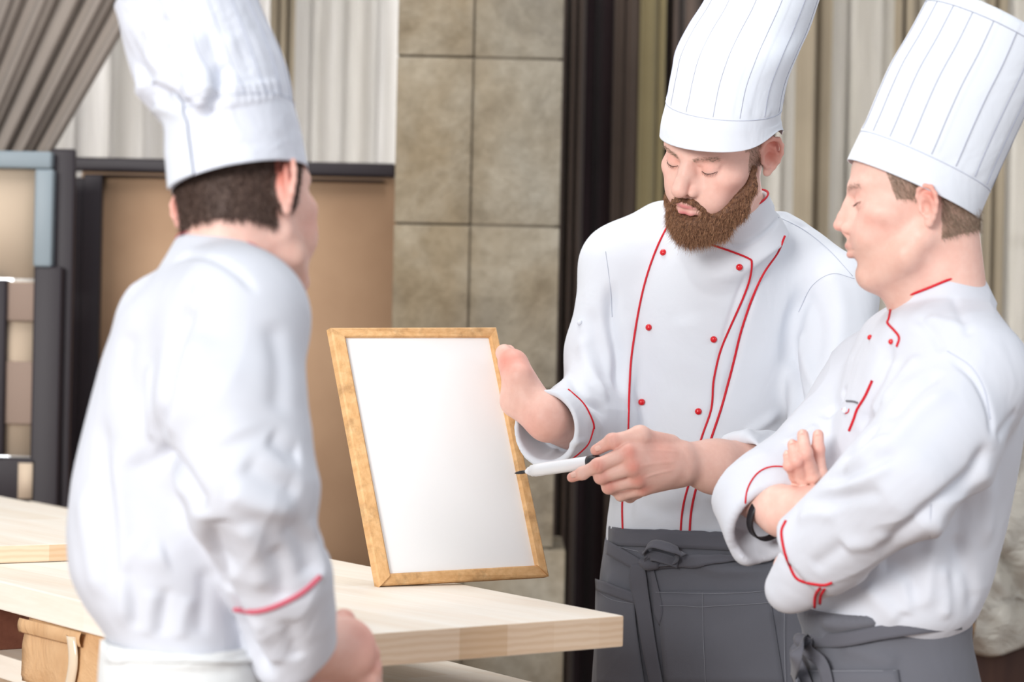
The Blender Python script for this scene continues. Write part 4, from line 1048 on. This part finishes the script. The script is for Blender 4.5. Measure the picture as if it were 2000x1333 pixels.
    patch('pocket_hem', [(1173, 1132), (1174, 1154)], [(1241, 1157), (1243, 1180)], A, GREYD, apr, .009, .002, 12, 4)
    patch('pocket', [(1286, 1156), (1300, 1345)], [(1500, 1156), (1530, 1345)], A, GREY, apr, .004, .002, 22, 8)
    for pts in ([(1284, 1157), (1370, 1160), (1440, 1159), (1510, 1154)], [(1292, 1183), (1370, 1184), (1440, 1182), (1515, 1178)], [(1372, 1158), (1373, 1240), (1378, 1340)], [(1525, 1160), (1527, 1240), (1530, 1335)], [(1176, 1156), (1200, 1172), (1243, 1180)], [(1190, 1062), (1250, 1078), (1300, 1084)]):
        piping(pts, A, STITCH, apr, .0004, 'stitching', off=.0080)
    # ---- trousers and shoes (below the picture)
    tr = Vol()
    for s in (-1, 1):
        tr.cone((hz[0]+.085*s, 4.22, .70), (hz[0]+.115*s, 4.20, .47), .085, .08, k=.03); tr.cone((hz[0]+.115*s, 4.20, .47), (hz[0]+.122*s, 4.23, .10), .08, .065, k=.02)
    Vt, Ft = tr.mesh(.009, smooth=1); link('trousers', mesh_np('trousers', Vt, Ft), TROUS, man)
    for s in (-1, 1):
        so = Vol(); x = hz[0]+.125*s; so.cone((x, 4.26, .052), (x+.01*s, 4.05, .040), .048, .040, k=.02, sq=((1, 0, 0), 1.0)); so.cap((x, 4.15, -.2), (x, 4.15, .0), .5, .5, op='s', k=.002)
        Vs, Fs = so.mesh(.007); link('shoe', mesh_np('shoe', Vs, Fs), SHOE, man)
    # ---- hat
    h_, rg = hat(man, [(1289, 268, 1528, 264, 3.90), (1292, 240, 1527, 240, 3.90), (1300, 205, 1529, 214, 3.90), (1312, 140, 1542, 150, 3.91), (1320, 100, 1562, 95, 3.92), (1345, 50, 1581, 50, 3.95), (1380, -5, 1598, -8, 3.96), (1418, -90, 1625, -95, 3.98)],
        .27, .138, HATW, pleats=20, band=.30, seed=3, notch=(.55, .020, .5))
    hat_lines(h_, rg, [3, 21.5, 40, 60, 79, 100, 119, 139], HSEAM, .31, .995, .00045)
    ring_line(h_, rg, .30, SEAM, .0006, 'band_seam')
    return man
BEARDL = hairmat('light_auburn_beard_hair', srgb(106, 70, 50), srgb(184, 140, 106))
chef_mid = build_mid()
# ------------------------------------------------------------------ marker in the hand
def build_marker():
    a = P(1150, 904, 3.752); b = P(1005, 925, 3.84); ax = unit(b-a); L = np.linalg.norm(b-a)
    def lathe(name, prof, m, parent=None, seg=28):
        u = unit(np.cross(ax, [0, 0, 1])); v = np.cross(ax, u)
        G = np.array([[a+ax*s+r*(u*math.cos(2*math.pi*j/seg)+v*math.sin(2*math.pi*j/seg)) for j in range(seg)] for s, r in prof]); V, F = ring_np(G)
        return link(name, mesh_np(name, V, F), m, parent)
    k = L
    body = lathe('marker_pen', [(-.004, .0001), (-.004, .0098), (0, .0102), (k*.60, .0102), (k*.72, .0101), (k*.722, .0094), (k*.76, .0092), (k*.762, .0076), (k*.80, .0068), (k*.83, .0040), (k*.845, .0030), (k*.85, .0001)], plain('white_plastic', srgb(240, 241, 245), .3, .5))
    tag(body, 'white marker pen with black tip held in the bearded person\'s fingers', 'marker')
    lathe('nib', [(k*.83, .0001), (k*.83, .0026), (k*.90, .0028), (k*.97, .0020), (k*1.0, .0003)], DARKB, body)['label'] = 'black nib'
    lathe('cap', [(-.020, .0001), (-.020, .0086), (-.017, .0102), (-.006, .0106), (.000, .0104), (.0005, .0001)], DARKB, body)['label'] = 'black cap at the rear end'
    return body
build_marker()
# ================================================================== chef at the right, arms crossed
def build_right():
    O = P(1797, 390, 3.53); R = headframe(99, 2, 0); sc = 1.05
    hd = Vol(); hd.frame(O, R, sc); head_vol(hd, noselen=.99, nosew=.84, tip=.80, jaw=1.0, chin=.93, edz=-.014, eback=-.008, es=.84, eflare=16, back=.084); hd.frame()
    W = lambda p: O+R@(np.array(p)*sc)
    hd.cone(W((0, -.025, -.03)), P(1850, 600, 3.56), .056, .060, k=.03); hd.cone(W((0, .03, -.09)), P(1800, 590, 3.56), .035, .05, k=.04)
    def tp(L):
        ax = np.abs(L[:, 0])
        side = (ax > .045) & (L[:, 2] > -.004) & (L[:, 2] < .08) & (L[:, 1] < .046-.35*np.clip(.035-L[:, 2], 0, 1)) & (L[:, 1] > .002)
        back = (L[:, 1] < -.028) & (L[:, 2] > -.045-.25*(L[:, 1]+.08)) & (L[:, 2] < .08) & (ax < .074)
        return (side | back) & ~((ax > .0785) & (L[:, 2] < .045))
    V1, F1 = hd.mesh(.0018, smooth=1); c1 = tint(head_cols(V1, O, R, sc, stubble=.3, nose=.5, lipw=.7), V1, O, R, sc, tp, srgb(142, 120, 102), .75)
    dt = 3.60; b = Vol()
    b.loft(lofts([(560, 1790, 1920, dt, .09), (650, 1730, 1930, dt, .16), (760, 1680, 1960, dt, .16), (1000, 1640, 1930, dt, .13), (1200, 1640, 1870, dt, .12), (1330, 1640, 1860, dt, .12)]), k=.03)
    hz = P(1740, 1300, dt)
    for s in (-1, 1):
        hip = np.array([hz[0], dt+.07*s, .68]); kn = np.array([hz[0]-.02, dt+.11*s, .47]); an = np.array([hz[0]+.02, dt+.12*s, .09])
        b.cone(hip, kn, .085, .06, k=.04); b.cone(kn, an, .058, .038, k=.02); b.cone(an, an+[-.15, .0, -.055], .035, .03, k=.02)
    V2, F2 = b.mesh(.008, smooth=2)
    a = Vol()
    a.cone(P(1470, 968, 3.585), P(1530, 1000, 3.53), .034, .034, k=.02); a.cone(P(1530, 1000, 3.53), P(1620, 985, 3.47), .034, .030, k=.02)
    # fingers lying on the far sleeve
    fs = [(P(1612, 985, 3.57), P(1602, 925, 3.505), P(1597, 878, 3.50), P(1598, 850, 3.515), .0096), (P(1596, 985, 3.57), P(1588, 930, 3.50), P(1573, 885, 3.475), P(1568, 850, 3.50), .0100),
          (P(1584, 985, 3.575), P(1568, 935, 3.505), P(1555, 900, 3.475), P(1548, 869, 3.50), .0092), (P(1572, 985, 3.58), P(1552, 930, 3.515), P(1541, 910, 3.48), P(1538, 890, 3.50), .0078)]
    for q in fs: finger(a, list(q[:4]), [q[4]*1.1, q[4]*1.04, q[4], q[4]*.85], k=.002)
    a.cone(P(1596, 1000, 3.58), P(1610, 1060, 3.50), .026, .03, k=.02); a.cone(P(1600, 1060, 3.45), P(1760, 985, 3.36), .034, .042, k=.02); a.cone(P(1600, 1060, 3.45), P(1545, 1110, 3.46), .03, .026, k=.02)
    V3, F3 = a.mesh(.0019, smooth=1); c3 = gauss_mix(V3, np.tile(SKIN0, (len(V3), 1)), [(q[2], .014, PINK, .5) for q in fs]+[(q[3], .012, PINK, .5) for q in fs])
    V, F, col = join_np([(V1, F1, c1), (V2, F2, np.tile(SKIN0, (len(V2), 1))), (V3, F3, c3)])
    man = link('person', mesh_np('person', V, F, cols=col), SKIN)
    tag(man, 'clean-shaven person standing with arms crossed in profile at the right edge', 'person', 'chefs at the table')
    for q in fs: nail(q[3]+unit(q[3]-q[2])*.001, q[2], (-.25, -1, .25), man, .0058, .0088, q[4]*.92)
    lashes(O, R, sc, man); brows(V1, F1, O, R, sc, LIGHTB, man, 150)
    vh, nh, Lh = pick(V1, F1, O, R, sc, tp); dd = R@np.array([0, -.5, -.9])
    hairs('short_hair', vh, nh, lambda p, n: np.tile(dd, (len(p), 1))+n*.22, 12000, .008, LIGHTB, man, w=.00028, seed=6, jit=.2)
    # ---- jacket
    j = Vol()
    j.loft(lofts([(578, 1770, 1922, 3.58, .08), (620, 1712, 1940, 3.59, .165), (690, 1672, 1968, 3.60, .185), (770, 1640, 1990, 3.60, .185), (860, 1618, 1988, 3.60, .175), (960, 1604, 1972, 3.60, .165), (1080, 1594, 1946, 3.60, .16),
                  (1160, 1585, 1922, 3.60, .16), (1205, 1580, 1902, 3.60, .155), (1232, 1600, 1880, 3.60, .14)]), k=.03, n=2.25)
    axn = unit(np.array([-.42, -.05, .90])); T = P(1822, 549, 3.555)
    j.cap(T-axn*.070, T, .073, .066, k=.005, rnd=.002)
    j.cone(P(1858, 672, 3.50), P(1893, 735, 3.45), .068, .082, k=.04)
    ue = P(1765, 935, 3.33); cu = P(1580, 1083, 3.42)
    j.cone(P(1890, 745, 3.45), P(1835, 850, 3.38), .082, .082, k=.04); j.cone(P(1835, 850, 3.38), ue, .082, .078, k=.03)
    j.cap(ue, cu, .074, .060, k=.03, sq=((0, 1, 0), 1.0))
    j.cone(P(1640, 1050, 3.40), P(1570, 1135, 3.44), .052, .036, k=.03); j.cone(P(1566, 1120, 3.43), P(1541, 1152, 3.45), .034, .032, k=.015)      # hanging cuff
    j.cone(P(1660, 1085, 3.40), P(1672, 1112, 3.42), .026, .012, k=.02)
    # far sleeve with open cuff
    j.cone(P(1715, 745, 3.76), P(1610, 880, 3.67), .080, .066, k=.03); j.cone(P(1610, 880, 3.67), P(1505, 945, 3.60), .066, .056, k=.03)
    ca, cb = P(1458, 960, 3.615), P(1506, 1022, 3.56)
    j.cap(ca, cb, .056, .070, k=.02, rnd=.003, sq=((0, 1, 0), .8)); j.cone(P(1470, 1050, 3.58), P(1462, 1080, 3.57), .025, .014, k=.02)
    j.cap(ca+(cb-ca)*.35, cb+(cb-ca)*.4, .050, .068, op='s', k=.004, sq=((0, 1, 0), .8))
    j.cap(T-axn*.045, T+axn*.06, .0615, .0635, op='s', k=.003)
    Vj, Fj = j.mesh(.0028, smooth=2)
    fl = [(Q((1850, 690), (1905, 740), (1932, 800), (1938, 860)), .007, -.006), (Q((1935, 860), (1900, 920), (1860, 960), (1800, 1010), (1700, 1092)), .013, -.016),
          (Q((1712, 800), (1660, 850), (1615, 920)), .016, -.008), (Q((1745, 670), (1720, 730), (1690, 790), (1668, 845)), .012, -.008), (Q((1758, 690), (1730, 760), (1700, 820)), .012, .006),
          (Q((1800, 690), (1760, 740), (1720, 800)), .014, .007), (Q((1840, 720), (1780, 770), (1735, 830)), .012, -.006), (Q((1860, 760), (1800, 800), (1745, 860), (1700, 890)), .013, .006),
          (Q((1740, 850), (1690, 880), (1640, 930)), .008, .005), (Q((1720, 830), (1680, 870), (1640, 905)), .007, -.005), (Q((1760, 880), (1690, 915), (1600, 950)), .009, -.005), (Q((1750, 905), (1680, 940), (1600, 965)), .009, .005),
          (Q((1735, 960), (1650, 975), (1570, 985)), .010, -.005), (Q((1640, 1010), (1600, 1005), (1555, 1015)), .010, .004), (Q((1655, 1060), (1620, 1085), (1585, 1110)), .012, -.005), (Q((1740, 1040), (1690, 1060), (1640, 1065)), .012, .005),
          (Q((1715, 1100), (1760, 1110), (1800, 1180)), .018, -.006), (Q((1690, 1140), (1720, 1180), (1760, 1215)), .014, .006), (Q((1830, 1000), (1820, 1080), (1800, 1200)), .012, .006), (Q((1880, 960), (1870, 1060), (1850, 1200)), .016, -.007),
          (Q((1900, 900), (1930, 960), (1925, 1080)), .018, .007), (Q((1860, 1040), (1890, 1120), (1900, 1200)), .014, -.006), (Q((1840, 1100), (1850, 1160), (1840, 1215)), .010, .005), (Q((1760, 1120), (1770, 1170), (1765, 1205)), .010, .005),
          (Q((1945, 860), (1965, 830), (1990, 800)), .008, -.004), (Q((1800, 620), (1850, 630), (1900, 640)), .012, .004), (Q((1780, 610), (1820, 650), (1840, 690)), .008, -.004), (Q((1860, 570), (1880, 620), (1895, 660)), .008, -.004),
          (Q((1650, 750), (1635, 790), (1605, 820)), .010, -.006), (Q((1600, 830), (1570, 850), (1530, 870)), .008, .004)]
    Vj = folds(Vj, Fj, fl, [(9, .003, (1, 1, .6)), (24, .0012, (1.2, 1.2, .6))], seed=24, cr=[(12, .004, (1, 1, .9)), (20, .002, (1, 1, 1))])
    jk = link('jacket', mesh_np('jacket', Vj, Fj), WHITE_L, man); jk['label'] = 'loose white jacket with red piping'; J = [jk]
    collar_piping(jk, T, axn, .0650, RED)
    piping([(1750, 584), (1741, 600), (1737, 622), (1734, 632), (1746, 645), (1757, 660), (1752, 678)], J, RED, jk, .0020)
    piping([(1545, 914), (1510, 912), (1485, 921), (1468, 940), (1458, 965), (1454, 1000)], J, RED, jk, .0013)
    piping([(1536, 1018), (1527, 1040), (1532, 1075), (1543, 1105), (1556, 1130), (1580, 1139), (1608, 1143), (1625, 1138)], J, RED, jk, .0022)
    piping([(1602, 1148), (1592, 1165), (1590, 1200)], J, RED, jk, .0022); piping([(1610, 1150), (1602, 1168), (1600, 1200)], J, RED, jk, .0022)
    piping([(1818, 985), (1815, 1060), (1805, 1140), (1795, 1212)], J, SEAM, jk, .0005, 'seam'); piping([(1850, 686), (1895, 715), (1922, 760), (1934, 820)], J, SEAM, jk, .0005, 'seam')
    for x, y in ((1700, 660), (1741, 668)): button(x, y, J, REDB, jk, .0042)
    button(1652, 803, J, HATW, jk, .0052, 'white button'); piping([(1646, 800), (1650, 808), (1657, 806), (1659, 799)], J, RED, jk, .0010)
    piping([(1704, 744), (1690, 775), (1675, 800), (1668, 820), (1659, 842)], J, RED, jk, .0022, 'placket_edge')
    piping([(1654, 784), (1668, 785), (1676, 788)], J, plain('grey_pen_clip', srgb(110, 110, 116), .4), jk, .0016, 'pen_clip')
    # wrist band
    c0 = P(1502, 1008, 3.553); axb = unit(P(1530, 1000, 3.53)-P(1470, 968, 3.585)); u = unit(np.cross(axb, [0, 0, 1])); v_ = np.cross(axb, u); G = np.array([[c0+axb*s+(.0350)*(u*math.cos(q)+v_*math.sin(q)) for q in np.linspace(0, 2*math.pi, 40, endpoint=False)] for s in np.linspace(-.006, .006, 5)])
    V, F = ring_np(G); wb_ = link('wrist_band', mesh_np('wrist_band', V, F), DARKB, man); s_ = wb_.modifiers.new('t', 'SOLIDIFY'); s_.thickness = .003; s_.offset = 1; wb_['label'] = 'black wrist band'
    # ---- apron
    ap = Vol()
    ap.loft(lofts([(1188, 1556, 1890, 3.60, .155), (1205, 1556, 1893, 3.60, .150), (1240, 1566, 1893, 3.60, .148), (1290, 1560, 1902, 3.60, .155), (1400, 1558, 1925, 3.60, .17), (1700, 1560, 1935, 3.60, .19), (1900, 1560, 1935, 3.60, .19)]), k=.01, n=2.4)
    ap.loft(lofts([(1150, 1600, 1885, 3.60, .145), (1215, 1584, 1876, 3.60, .135), (1290, 1578, 1884, 3.60, .142), (1950, 1590, 1905, 3.60, .165)]), op='s', k=.004)
    Va, Fa = ap.mesh(.0042, smooth=1)
    Va = folds(Va, Fa, [(Q((1600, 1230), (1650, 1250), (1750, 1225)), .009, -.005), (Q((1640, 1260), (1700, 1280), (1760, 1300)), .014, .005), (Q((1600, 1215), (1650, 1222), (1720, 1215)), .009, .005)], [(8, .004, (1.2, 1.2, .4))], seed=31)
    ap_ = link('apron', mesh_np('apron', Va, Fa), GREY, man); ap_['label'] = 'grey apron tied at the waist'; A = [ap_]
    K = lambda x, y, f=.0: (lambda h: (h[0]+h[1]*(.006+f)) if h else P(x, y, 3.45))(cast(x, y, A))
    ribbon('waist_tie', [K(1582, 1252), K(1650, 1240, .004), K(1720, 1228, .004), K(1800, 1220, .002), K(1870, 1216)], .020, (.0, -1, .2), GREYD, ap_)
    for q in ([K(1582, 1250), K(1560, 1265, .02), K(1552, 1300, .02), K(1565, 1330, .006)], [K(1584, 1252), K(1578, 1280, .014), K(1590, 1320, .012), K(1598, 1360, .006)], [K(1586, 1250), K(1600, 1275, .014), K(1622, 1300, .012), K(1630, 1350, .006)]):
        ribbon('bow_loop', q, .018, (-.5, -.9, .1), GREYD, ap_)
    kn = Vol(); kn.ell(K(1582, 1250, .008), (.011, .010, .010)); kn.cone(K(1575, 1246, .006), K(1592, 1256, .006), .008, .008, k=.006); Vk, Fk = kn.mesh(.0018); link('knot', mesh_np('knot', Vk, Fk), GREYD, ap_)
    patch('pocket', [(1554, 1310), (1560, 1400)], [(1750, 1308), (1770, 1400)], A, GREY, ap_, .005, .003, 16, 5)
    for pts in ([(1556, 1311), (1640, 1312), (1748, 1309)], [(1610, 1312), (1612, 1345)]): piping(pts, A, STITCH, ap_, .0004, 'stitching', off=.0070)
    tr = Vol()
    for s in (-1, 1):
        tr.cone((hz[0], 3.60+.07*s, .66), (hz[0]-.015, 3.60+.09*s, .47), .08, .08, k=.03); tr.cone((hz[0]-.015, 3.60+.11*s, .47), (hz[0]+.02, 3.60+.12*s, .10), .08, .065, k=.02)
    Vt, Ft = tr.mesh(.009, smooth=1); link('trousers', mesh_np('trousers', Vt, Ft), TROUS, man)
    for s in (-1, 1):
        so = Vol(); y = 3.60+.122*s; so.cone((hz[0]+.05, y, .052), (hz[0]-.16, y, .040), .048, .040, k=.02); so.cap((hz[0], y, -.2), (hz[0], y, .0), .5, .5, op='s', k=.002)
        Vs, Fs = so.mesh(.007); link('shoe', mesh_np('shoe', Vs, Fs), SHOE, man)
    h_, rg = hat(man, [(1656, 312, 1909, 430, 3.53), (1668, 285, 1919, 405, 3.53), (1692, 232, 1942, 352, 3.53), (1715, 175, 1965, 300, 3.53), (1740, 120, 1992, 240, 3.53), (1775, 62, 2022, 172, 3.53), (1818, -14, 2048, 98, 3.53)],
        .03, .094, HATW, pleats=20, band=.27, seed=5)
    hat_lines(h_, rg, [128, 112, 97, 83, 69, 53, 38, 24, 10], HSEAM, .28, .97, .0006)
    ring_line(h_, rg, .27, SEAM, .0006, 'band_seam'); ring_line(h_, rg, .97, HSEAM, .0006, 'top_seam')
    return man
chef_right = build_right()
# ================================================================== chef at the left, seen from behind
def build_left():
    O = P(472, 392, 2.95); R = headframe(-147, 0, -14); sc = .96
    hd = Vol(); hd.frame(O, R, sc); head_vol(hd, noselen=1.0, jaw=1.02, edz=-.002, eflare=40, back=.084); hd.frame()
    W = lambda p: O+R@(np.array(p)*sc)
    hd.cone(W((0, -.025, -.03)), P(430, 580, 2.93), .055, .060, k=.03)
    V1, F1 = hd.mesh(.002, smooth=1); c1 = head_cols(V1, O, R, sc, stubble=.25)
    dt = 2.95; b = Vol()
    b.loft(lofts([(540, 330, 520, dt, .08), (640, 250, 540, dt, .10), (1000, 190, 460, dt, .10), (1250, 235, 480, dt, .11), (1330, 235, 490, dt, .12)]), k=.03)
    hz = P(370, 1330, dt)
    for s in (-1, 1):
        hip = np.array([hz[0]+.05*s, dt-.06*s, .66]); kn = np.array([hz[0]+.07*s, dt-.10*s, .45]); an = np.array([hz[0]+.07*s-.02, dt-.11*s, .09])
        b.cone(hip, kn, .08, .06, k=.04); b.cone(kn, an, .058, .038, k=.02); b.cone(an, an+[.10, .10, -.055], .035, .03, k=.02)
    V2, F2 = b.mesh(.008, smooth=2)
    a = Vol(); wr = P(618, 1264, 2.955)
    a.cone(P(545, 1190, 2.87), wr, .036, .030, k=.02); a.cone(wr, P(676, 1262, 3.0), .030, .030, k=.02); a.ell(P(662, 1266, 2.985), (.044, .028, .038), k=.02)
    a.cone(wr, P(690, 1290, 3.0), .026, .022, k=.02)
    finger(a, [P(632, 1250, 2.97), P(655, 1222, 2.99), P(672, 1212, 3.02), P(690, 1232, 3.05)], [.018, .0145, .0125, .010])
    for q, (x, y) in enumerate(((706, 1240), (718, 1262), (722, 1288), (716, 1310))):
        finger(a, [P(x-22, y+4, 2.995), P(x+2, y+16, 3.01), P(x+14-4*q, y+52, 3.02), P(x-8-8*q, y+72, 3.03)], [.014, .0125, .0105, .009], k=.004)
    # the other hand beneath
    a.cone(P(560, 1350, 3.02), P(640, 1340, 3.03), .034, .030, k=.02); a.cone(P(640, 1340, 3.03), P(700, 1345, 3.04), .028, .024, k=.02)
    for q in range(4): finger(a, [P(690, 1330+q*12, 3.04), P(716, 1336+q*14, 3.03), P(728, 1352+q*12, 3.03)], [.0115, .0105, .009], k=.004)
    V3, F3 = a.mesh(.0022, smooth=1); c3 = gauss_mix(V3, np.tile(SKIN0, (len(V3), 1)), [(P(705, 1250, 2.98), .025, PINK, .5), (P(670, 1212, 3.0), .02, PINK, .5), (P(720, 1290, 3.0), .02, REDSK, .35)])
    V, F, col = join_np([(V1, F1, c1), (V2, F2, np.tile(SKIN0, (len(V2), 1))), (V3, F3, c3)])
    man = link('person', mesh_np('person', V, F, cols=col), SKIN)
    tag(man, 'dark-haired person seen from behind in white jacket and crumpled tall hat', 'person', 'chefs at the table')
    def tp(L):
        ax = np.abs(L[:, 0])
        back = (L[:, 1] < -.018) & (L[:, 2] > -.034-.30*(L[:, 1]+.075)) & (ax < .0765)
        side = (ax > .050) & (L[:, 2] > -.026) & (L[:, 1] < .040-.30*np.clip(.04-L[:, 2], 0, 1)) & (L[:, 1] > .010) & (ax < .0765)
        return (back | side) & (L[:, 2] < .09)
    vh, nh, Lh = pick(V1, F1, O, R, sc, tp); dd = R@np.array([0, -.4, -.95])
    # close-cropped cap of hair under the strands
    N1 = normals(V1, F1); L1 = (V1-O)@R/sc; m1 = tp(L1); keep = m1[F1].all(1); used = np.unique(F1[keep]); mp = np.full(len(V1), -1); mp[used] = np.arange(len(used))
    link('hair', mesh_np('hair', V1[used]+N1[used]*.0022, mp[F1[keep]]), BROWN, man)
    hairs('short_hair', vh, nh, lambda p, n: np.tile(dd, (len(p), 1))+n*.25, 12000, .011, BROWN, man, w=.0005, seed=7, jit=.2)
    # ---- jacket
    j = Vol()
    j.loft(lofts([(518, 322, 515, 2.94, .07), (552, 290, 548, 2.95, .11), (605, 240, 572, 2.95, .13), (670, 212, 580, 2.95, .135), (760, 184, 578, 2.95, .135), (860, 160, 570, 2.95, .135), (960, 142, 550, 2.95, .135),
                  (1060, 133, 525, 2.95, .135), (1120, 138, 500, 2.95, .135), (1180, 165, 490, 2.95, .13), (1235, 205, 495, 2.95, .125), (1265, 222, 500, 2.95, .12)]), k=.03, n=2.2)
    axn = unit(np.array([.36, .22, .88])); T = P(437, 508, 2.94)
    j.cap(T-axn*.075, T, .065, .063, k=.003, rnd=.003)
    sh = P(458, 625, 2.84); el = P(468, 938, 2.77)
    j.cone(P(430, 570, 2.90), sh, .058, .075, k=.04); j.cone(P(352, 564, 2.97), P(300, 606, 2.96), .028, .042, k=.03)
    j.cone(sh, P(450, 790, 2.80), .080, .082, k=.04); j.cone(P(450, 790, 2.80), el, .082, .074, k=.03)
    j.cone(P(515, 880, 2.79), P(540, 950, 2.79), .05, .045, k=.03)
    j.cone(el, P(548, 1130, 2.84), .068, .058, k=.03); j.cap(P(540, 1110, 2.84), P(584, 1262, 2.915), .056, .046, k=.02, sq=((1, 0, 0), 1.05))
    j.cone(P(568, 1200, 2.87), P(560, 1290, 2.90), .044, .036, k=.03)
    j.cap(T-axn*.035, T+axn*.06, .0565, .0585, op='s', k=.003)
    j.cap(P(566, 1215, 2.89), P(598, 1300, 2.93), .036, .041, op='s', k=.004)
    Vj, Fj = j.mesh(.0030, smooth=2)
    fl = [(Q((338, 516), (370, 500), (420, 508), (470, 540), (505, 580)), .006, -.005), (Q((385, 580), (350, 640), (330, 720), (318, 800), (300, 870)), .014, -.014), (Q((300, 872), (350, 930), (400, 1010)), .014, -.018), (Q((402, 1010), (420, 1080), (460, 1180), (500, 1270), (535, 1325)), .012, -.014),
          (Q((372, 560), (385, 570), (390, 600)), .010, -.006), (Q((400, 640), (370, 720), (345, 800), (325, 860)), .020, .009), (Q((290, 700), (292, 800), (298, 870)), .009, .007), (Q((250, 640), (240, 720), (250, 800)), .018, -.006),
          (Q((180, 800), (200, 920), (215, 1050), (220, 1180)), .018, -.008), (Q((150, 950), (170, 1060), (200, 1180)), .018, .006), (Q((205, 850), (230, 1000), (240, 1150), (245, 1240)), .012, .007),
          (Q((260, 880), (300, 960), (380, 1010)), .022, -.008), (Q((250, 1060), (290, 1090), (330, 1080)), .016, .006), (Q((240, 1100), (260, 1170), (265, 1240)), .010, -.004), (Q((300, 1150), (290, 1200), (285, 1250)), .010, .0035), (Q((330, 1140), (320, 1200), (312, 1250)), .008, -.004),
          (Q((370, 1160), (355, 1210), (350, 1255)), .009, .0035), (Q((400, 1100), (395, 1180), (390, 1250)), .010, -.0035), (Q((520, 850), (560, 880), (590, 890)), .012, -.006), (Q((470, 900), (530, 940), (590, 960)), .014, -.007), (Q((440, 960), (500, 985), (580, 1000)), .013, .007),
          (Q((420, 1010), (440, 1060), (450, 1120)), .014, -.009), (Q((470, 1020), (500, 1080), (510, 1160)), .012, .006), (Q((560, 1010), (590, 1070), (600, 1130)), .014, -.006), (Q((600, 1010), (618, 1080), (624, 1150)), .010, .005),
          (Q((530, 1060), (550, 1120), (548, 1180)), .010, -.005), (Q((500, 1200), (520, 1250), (545, 1300)), .010, .006), (Q((560, 1200), (570, 1250), (580, 1290)), .010, -.005), (Q((420, 700), (440, 800), (470, 870)), .03, .006), (Q((530, 620), (545, 720), (540, 820)), .016, -.005)]
    Vj = folds(Vj, Fj, fl, [(9, .0035, (1, 1, .6)), (24, .0012, (1.2, 1.2, .6))], seed=44, cr=[(10, .004, (1, 1, .9)), (20, .002, (1, 1, 1))])
    jk = link('jacket', mesh_np('jacket', Vj, Fj), WHITE_L, man); jk['label'] = 'white jacket seen from the back'; J = [jk]
    piping([(458, 1190), (500, 1195), (545, 1182), (590, 1158), (626, 1126)], J, REDP, jk, .0032)
    collar_piping(jk, T, axn, .0610, REDP, .0011)
    # ---- off-white apron
    ap = Vol()
    ap.loft(lofts([(1248, 208, 512, 2.95, .128), (1290, 205, 520, 2.95, .134), (1400, 200, 540, 2.95, .15), (1700, 195, 560, 2.95, .17), (1900, 195, 560, 2.95, .17)]), k=.01, n=2.3)
    ap.loft(lofts([(1230, 214, 500, 2.95, .12), (1260, 213, 500, 2.95, .118), (1950, 207, 545, 2.95, .155)]), op='s', k=.004)
    Va, Fa = ap.mesh(.0045, smooth=1)
    Va = folds(Va, Fa, [(Q((215, 1275), (300, 1285), (450, 1278)), .007, -.004), (Q((215, 1295), (320, 1300), (470, 1296)), .007, .004), (Q((240, 1310), (350, 1316), (480, 1310)), .006, -.004)], [(8, .003, (1.2, 1.2, .6))], seed=51)
    ap_ = link('apron', mesh_np('apron', Va, Fa), OFFW, man); ap_['label'] = 'off-white apron with doubled waistband'
    patch('waistband', [(212, 1252), (214, 1296)], [(500, 1256), (512, 1296)], [ap_], OFFW, ap_, .004, .003, 24, 5)
    tr = Vol()
    for s in (-1, 1):
        tr.cone((hz[0]+.05*s, dt-.06*s, .64), (hz[0]+.07*s, dt-.08*s, .45), .08, .08, k=.03); tr.cone((hz[0]+.07*s, dt-.10*s, .45), (hz[0]+.07*s-.02, dt-.11*s, .10), .08, .065, k=.02)
    Vt, Ft = tr.mesh(.009, smooth=1); link('trousers', mesh_np('trousers', Vt, Ft), TROUS, man)
    for s in (-1, 1):
        so = Vol(); x, y = hz[0]+.07*s-.02, dt-.11*s; so.cone((x-.03, y-.03, .052), (x+.11, y+.11, .040), .048, .040, k=.02); so.cap((x, y, -.2), (x, y, .0), .5, .5, op='s', k=.002)
        Vs, Fs = so.mesh(.007); link('shoe', mesh_np('shoe', Vs, Fs), SHOE, man)
    h_, rg = hat(man, [(338, 380, 600, 326, 2.95), (331, 320, 588, 262, 2.95), (325, 258, 572, 205, 2.95), (300, 222, 566, 170, 2.95), (268, 168, 552, 120, 2.95), (247, 100, 532, 72, 2.95), (234, 42, 505, 12, 2.95), (228, 22, 484, -60, 2.95)],
        -.10, .108, HATC, pleats=18, band=.30, seed=8, crumple=.014, fl=[(Q((402, 250), (415, 205), (432, 160), (438, 120)), .009, .011), (Q((370, 50), (385, 110), (402, 170), (392, 235)), .013, -.013), (Q((280, 80), (315, 130), (355, 165), (385, 200)), .011, -.009), (Q((262, 120), (295, 165), (335, 190)), .009, .007), (Q((310, 30), (335, 80), (350, 130)), .012, .008), (Q((285, 40), (300, 70), (330, 100)), .009, -.006), (Q((440, 60), (450, 120), (452, 190)), .012, -.005), (Q((300, 200), (340, 215), (380, 225)), .008, -.005)]+[(Q((x-10, 168+(x-430)*-.15), (x, 218+(x-430)*-.20)), .0042, -.0030) for x in range(412, 550, 13)])
    nv, nu = rg.shape[:2]; c = rg.mean(1, keepdims=True); G = []
    for i in range(0, int(nv*.42)):
        G.append([rg[i, int(k) % nu]+unit(rg[i, int(k) % nu]-c[i, 0])*.0050 for k in np.linspace(118, 88, 9)])
    sheet('closure_tab', np.array(G), HATW, h_, .0025)
    hat_lines(h_, rg, [78, 64, 50, 36, 22, 8], SEAM, .30, .97, .0006)
    ring_line(h_, rg, .30, SEAM, .0006, 'band_seam')
    return man
chef_left = build_left()
